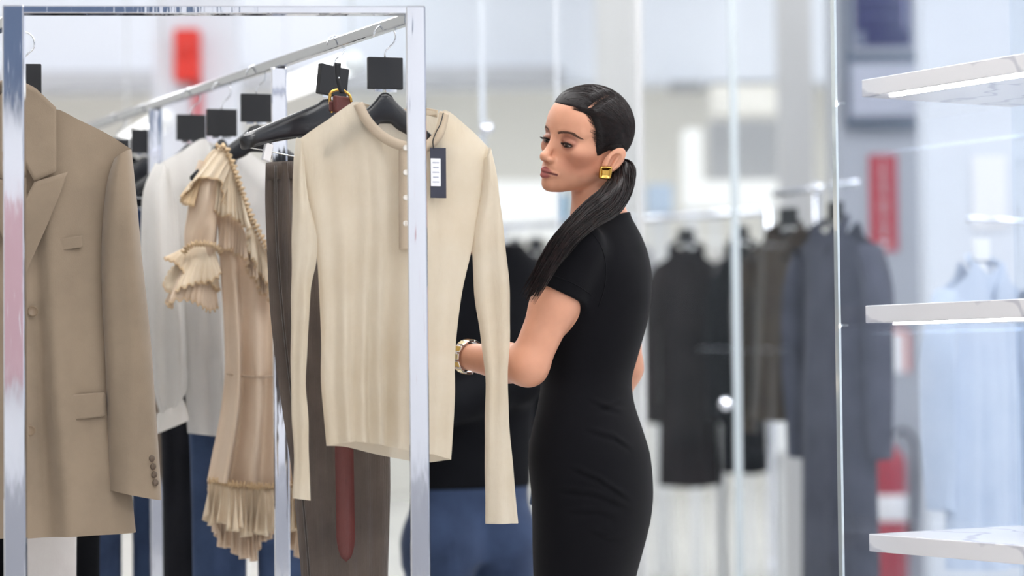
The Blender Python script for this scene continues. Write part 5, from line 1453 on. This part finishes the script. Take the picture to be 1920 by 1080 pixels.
display(1330, 226, 1462, 336, 15.0, 'light grey recessed wall unit behind the glowing shelf', simple('unit_grey', srgb(206, 207, 209), .5), 'wall_unit', 'cabinet')
display(1256, 152, 1318, 168, 13.9, 'small grey air vent box under the bulkhead', simple('vent_grey', srgb(150, 152, 156), .5), 'vent_box', 'vent', depth=.15, legs=False)
display(1215, 345, 1262, 400, 13.4, 'pale blue folded stack display left of the glowing shelf', simple('pale_blue', srgb(196, 214, 236), .5), 'blue_display', 'display')
display(880, 340, 1052, 440, 14.6, 'white counter front with added glow behind the face of the person', LIT, 'white_counter', 'counter')  # plain counter, no lamp; emission added to make it bright
display(1048, 362, 1068, 420, 13.8, 'narrow blue banner behind the chin of the person in the dress', simple('banner_blue', srgb(120, 164, 196), .5), 'blue_banner', 'banner', depth=.03)
display(1340, 470, 1368, 760, 12.0, 'grey white storage tower behind the distant rack', simple('tower_grey', srgb(196, 194, 192), .5), 'storage_tower', 'cabinet')
display(1436, 770, 1480, 850, 11.2, 'white cube seat behind the coat stand', WHITE, 'cube_seat', 'seat')
display(1396, 858, 1460, 872, 13.5, 'low grey bench top on the pale floor', simple('bench_grey', srgb(120, 122, 126), .5), 'low_bench', 'bench')
# pale garments added for the faint shapes in the cabinet glass
PB1 = fabric('pale_blue_cotton', srgb(190, 202, 222), srgb(178, 192, 215), weave=500, bump=.2)
q = P(1838, 455, 6.9)
eh = empty('garment_rail', (q.x, q.y, 0), 'short rail behind the cabinet glass with pale clothes', 'rail')
zq = P(1838, 415, 6.9).z
MB().tube([(q.x - .05, q.y - .1, zq), (q.x + .60, q.y + .55, zq)], .01, 10).build('bar', CH, eh)
MB().tube([(q.x + .60, q.y + .55, 0), (q.x + .60, q.y + .55, zq)], .012, 10).build('post', CH, eh)
MB().lathe([(0, 0), (.14, 0), (.14, .012), (0, .02)], (q.x + .60, q.y + .55, 0), 24).build('base', CH, eh)
g1 = Vector((q.x - .01, q.y - .06, zq)); g2 = Vector((q.x + .34, q.y + .29, zq))
hanger(g1, .75, 'hanger of the pale blue shirt behind the cabinet glass'); hanger(g2, .75, 'hanger of the white shirt behind the cabinet glass')
for h_ in [o for o in bpy.data.objects if o.get('category') == 'hanger' and 'cabinet glass' in o['label']]:
    for c_ in h_.children:
        if c_.name.startswith(('block', 'arms')): c_.data.materials[0] = WHITE
jacket(g1, .75, PB1, 'pale_blue_shirt', 'pale blue shirt added for a faint shape in the cabinet glass', 'shirt', w=.36, length=.85, seed=81, sl=.58)
jacket(g2, .75, WHT, 'white_shirt', 'white shirt added for a faint shape in the cabinet glass', 'shirt', w=.36, length=.85, seed=82, sl=.58)
WFY = P(1850, 698, 9.6).y - .10
x0, x1, z0, z1 = rect(1822, 292, 1888, 428, WFY - .012)
o_ = MB().box(((x0 + x1) / 2, WFY - .011, (z0 + z1) / 2), (x1 - x0, .02, z1 - z0)).build('paper_notice', PAPER, smooth=False); tag(o_, 'white paper notice behind the cabinet glass between the shelves', 'notice')
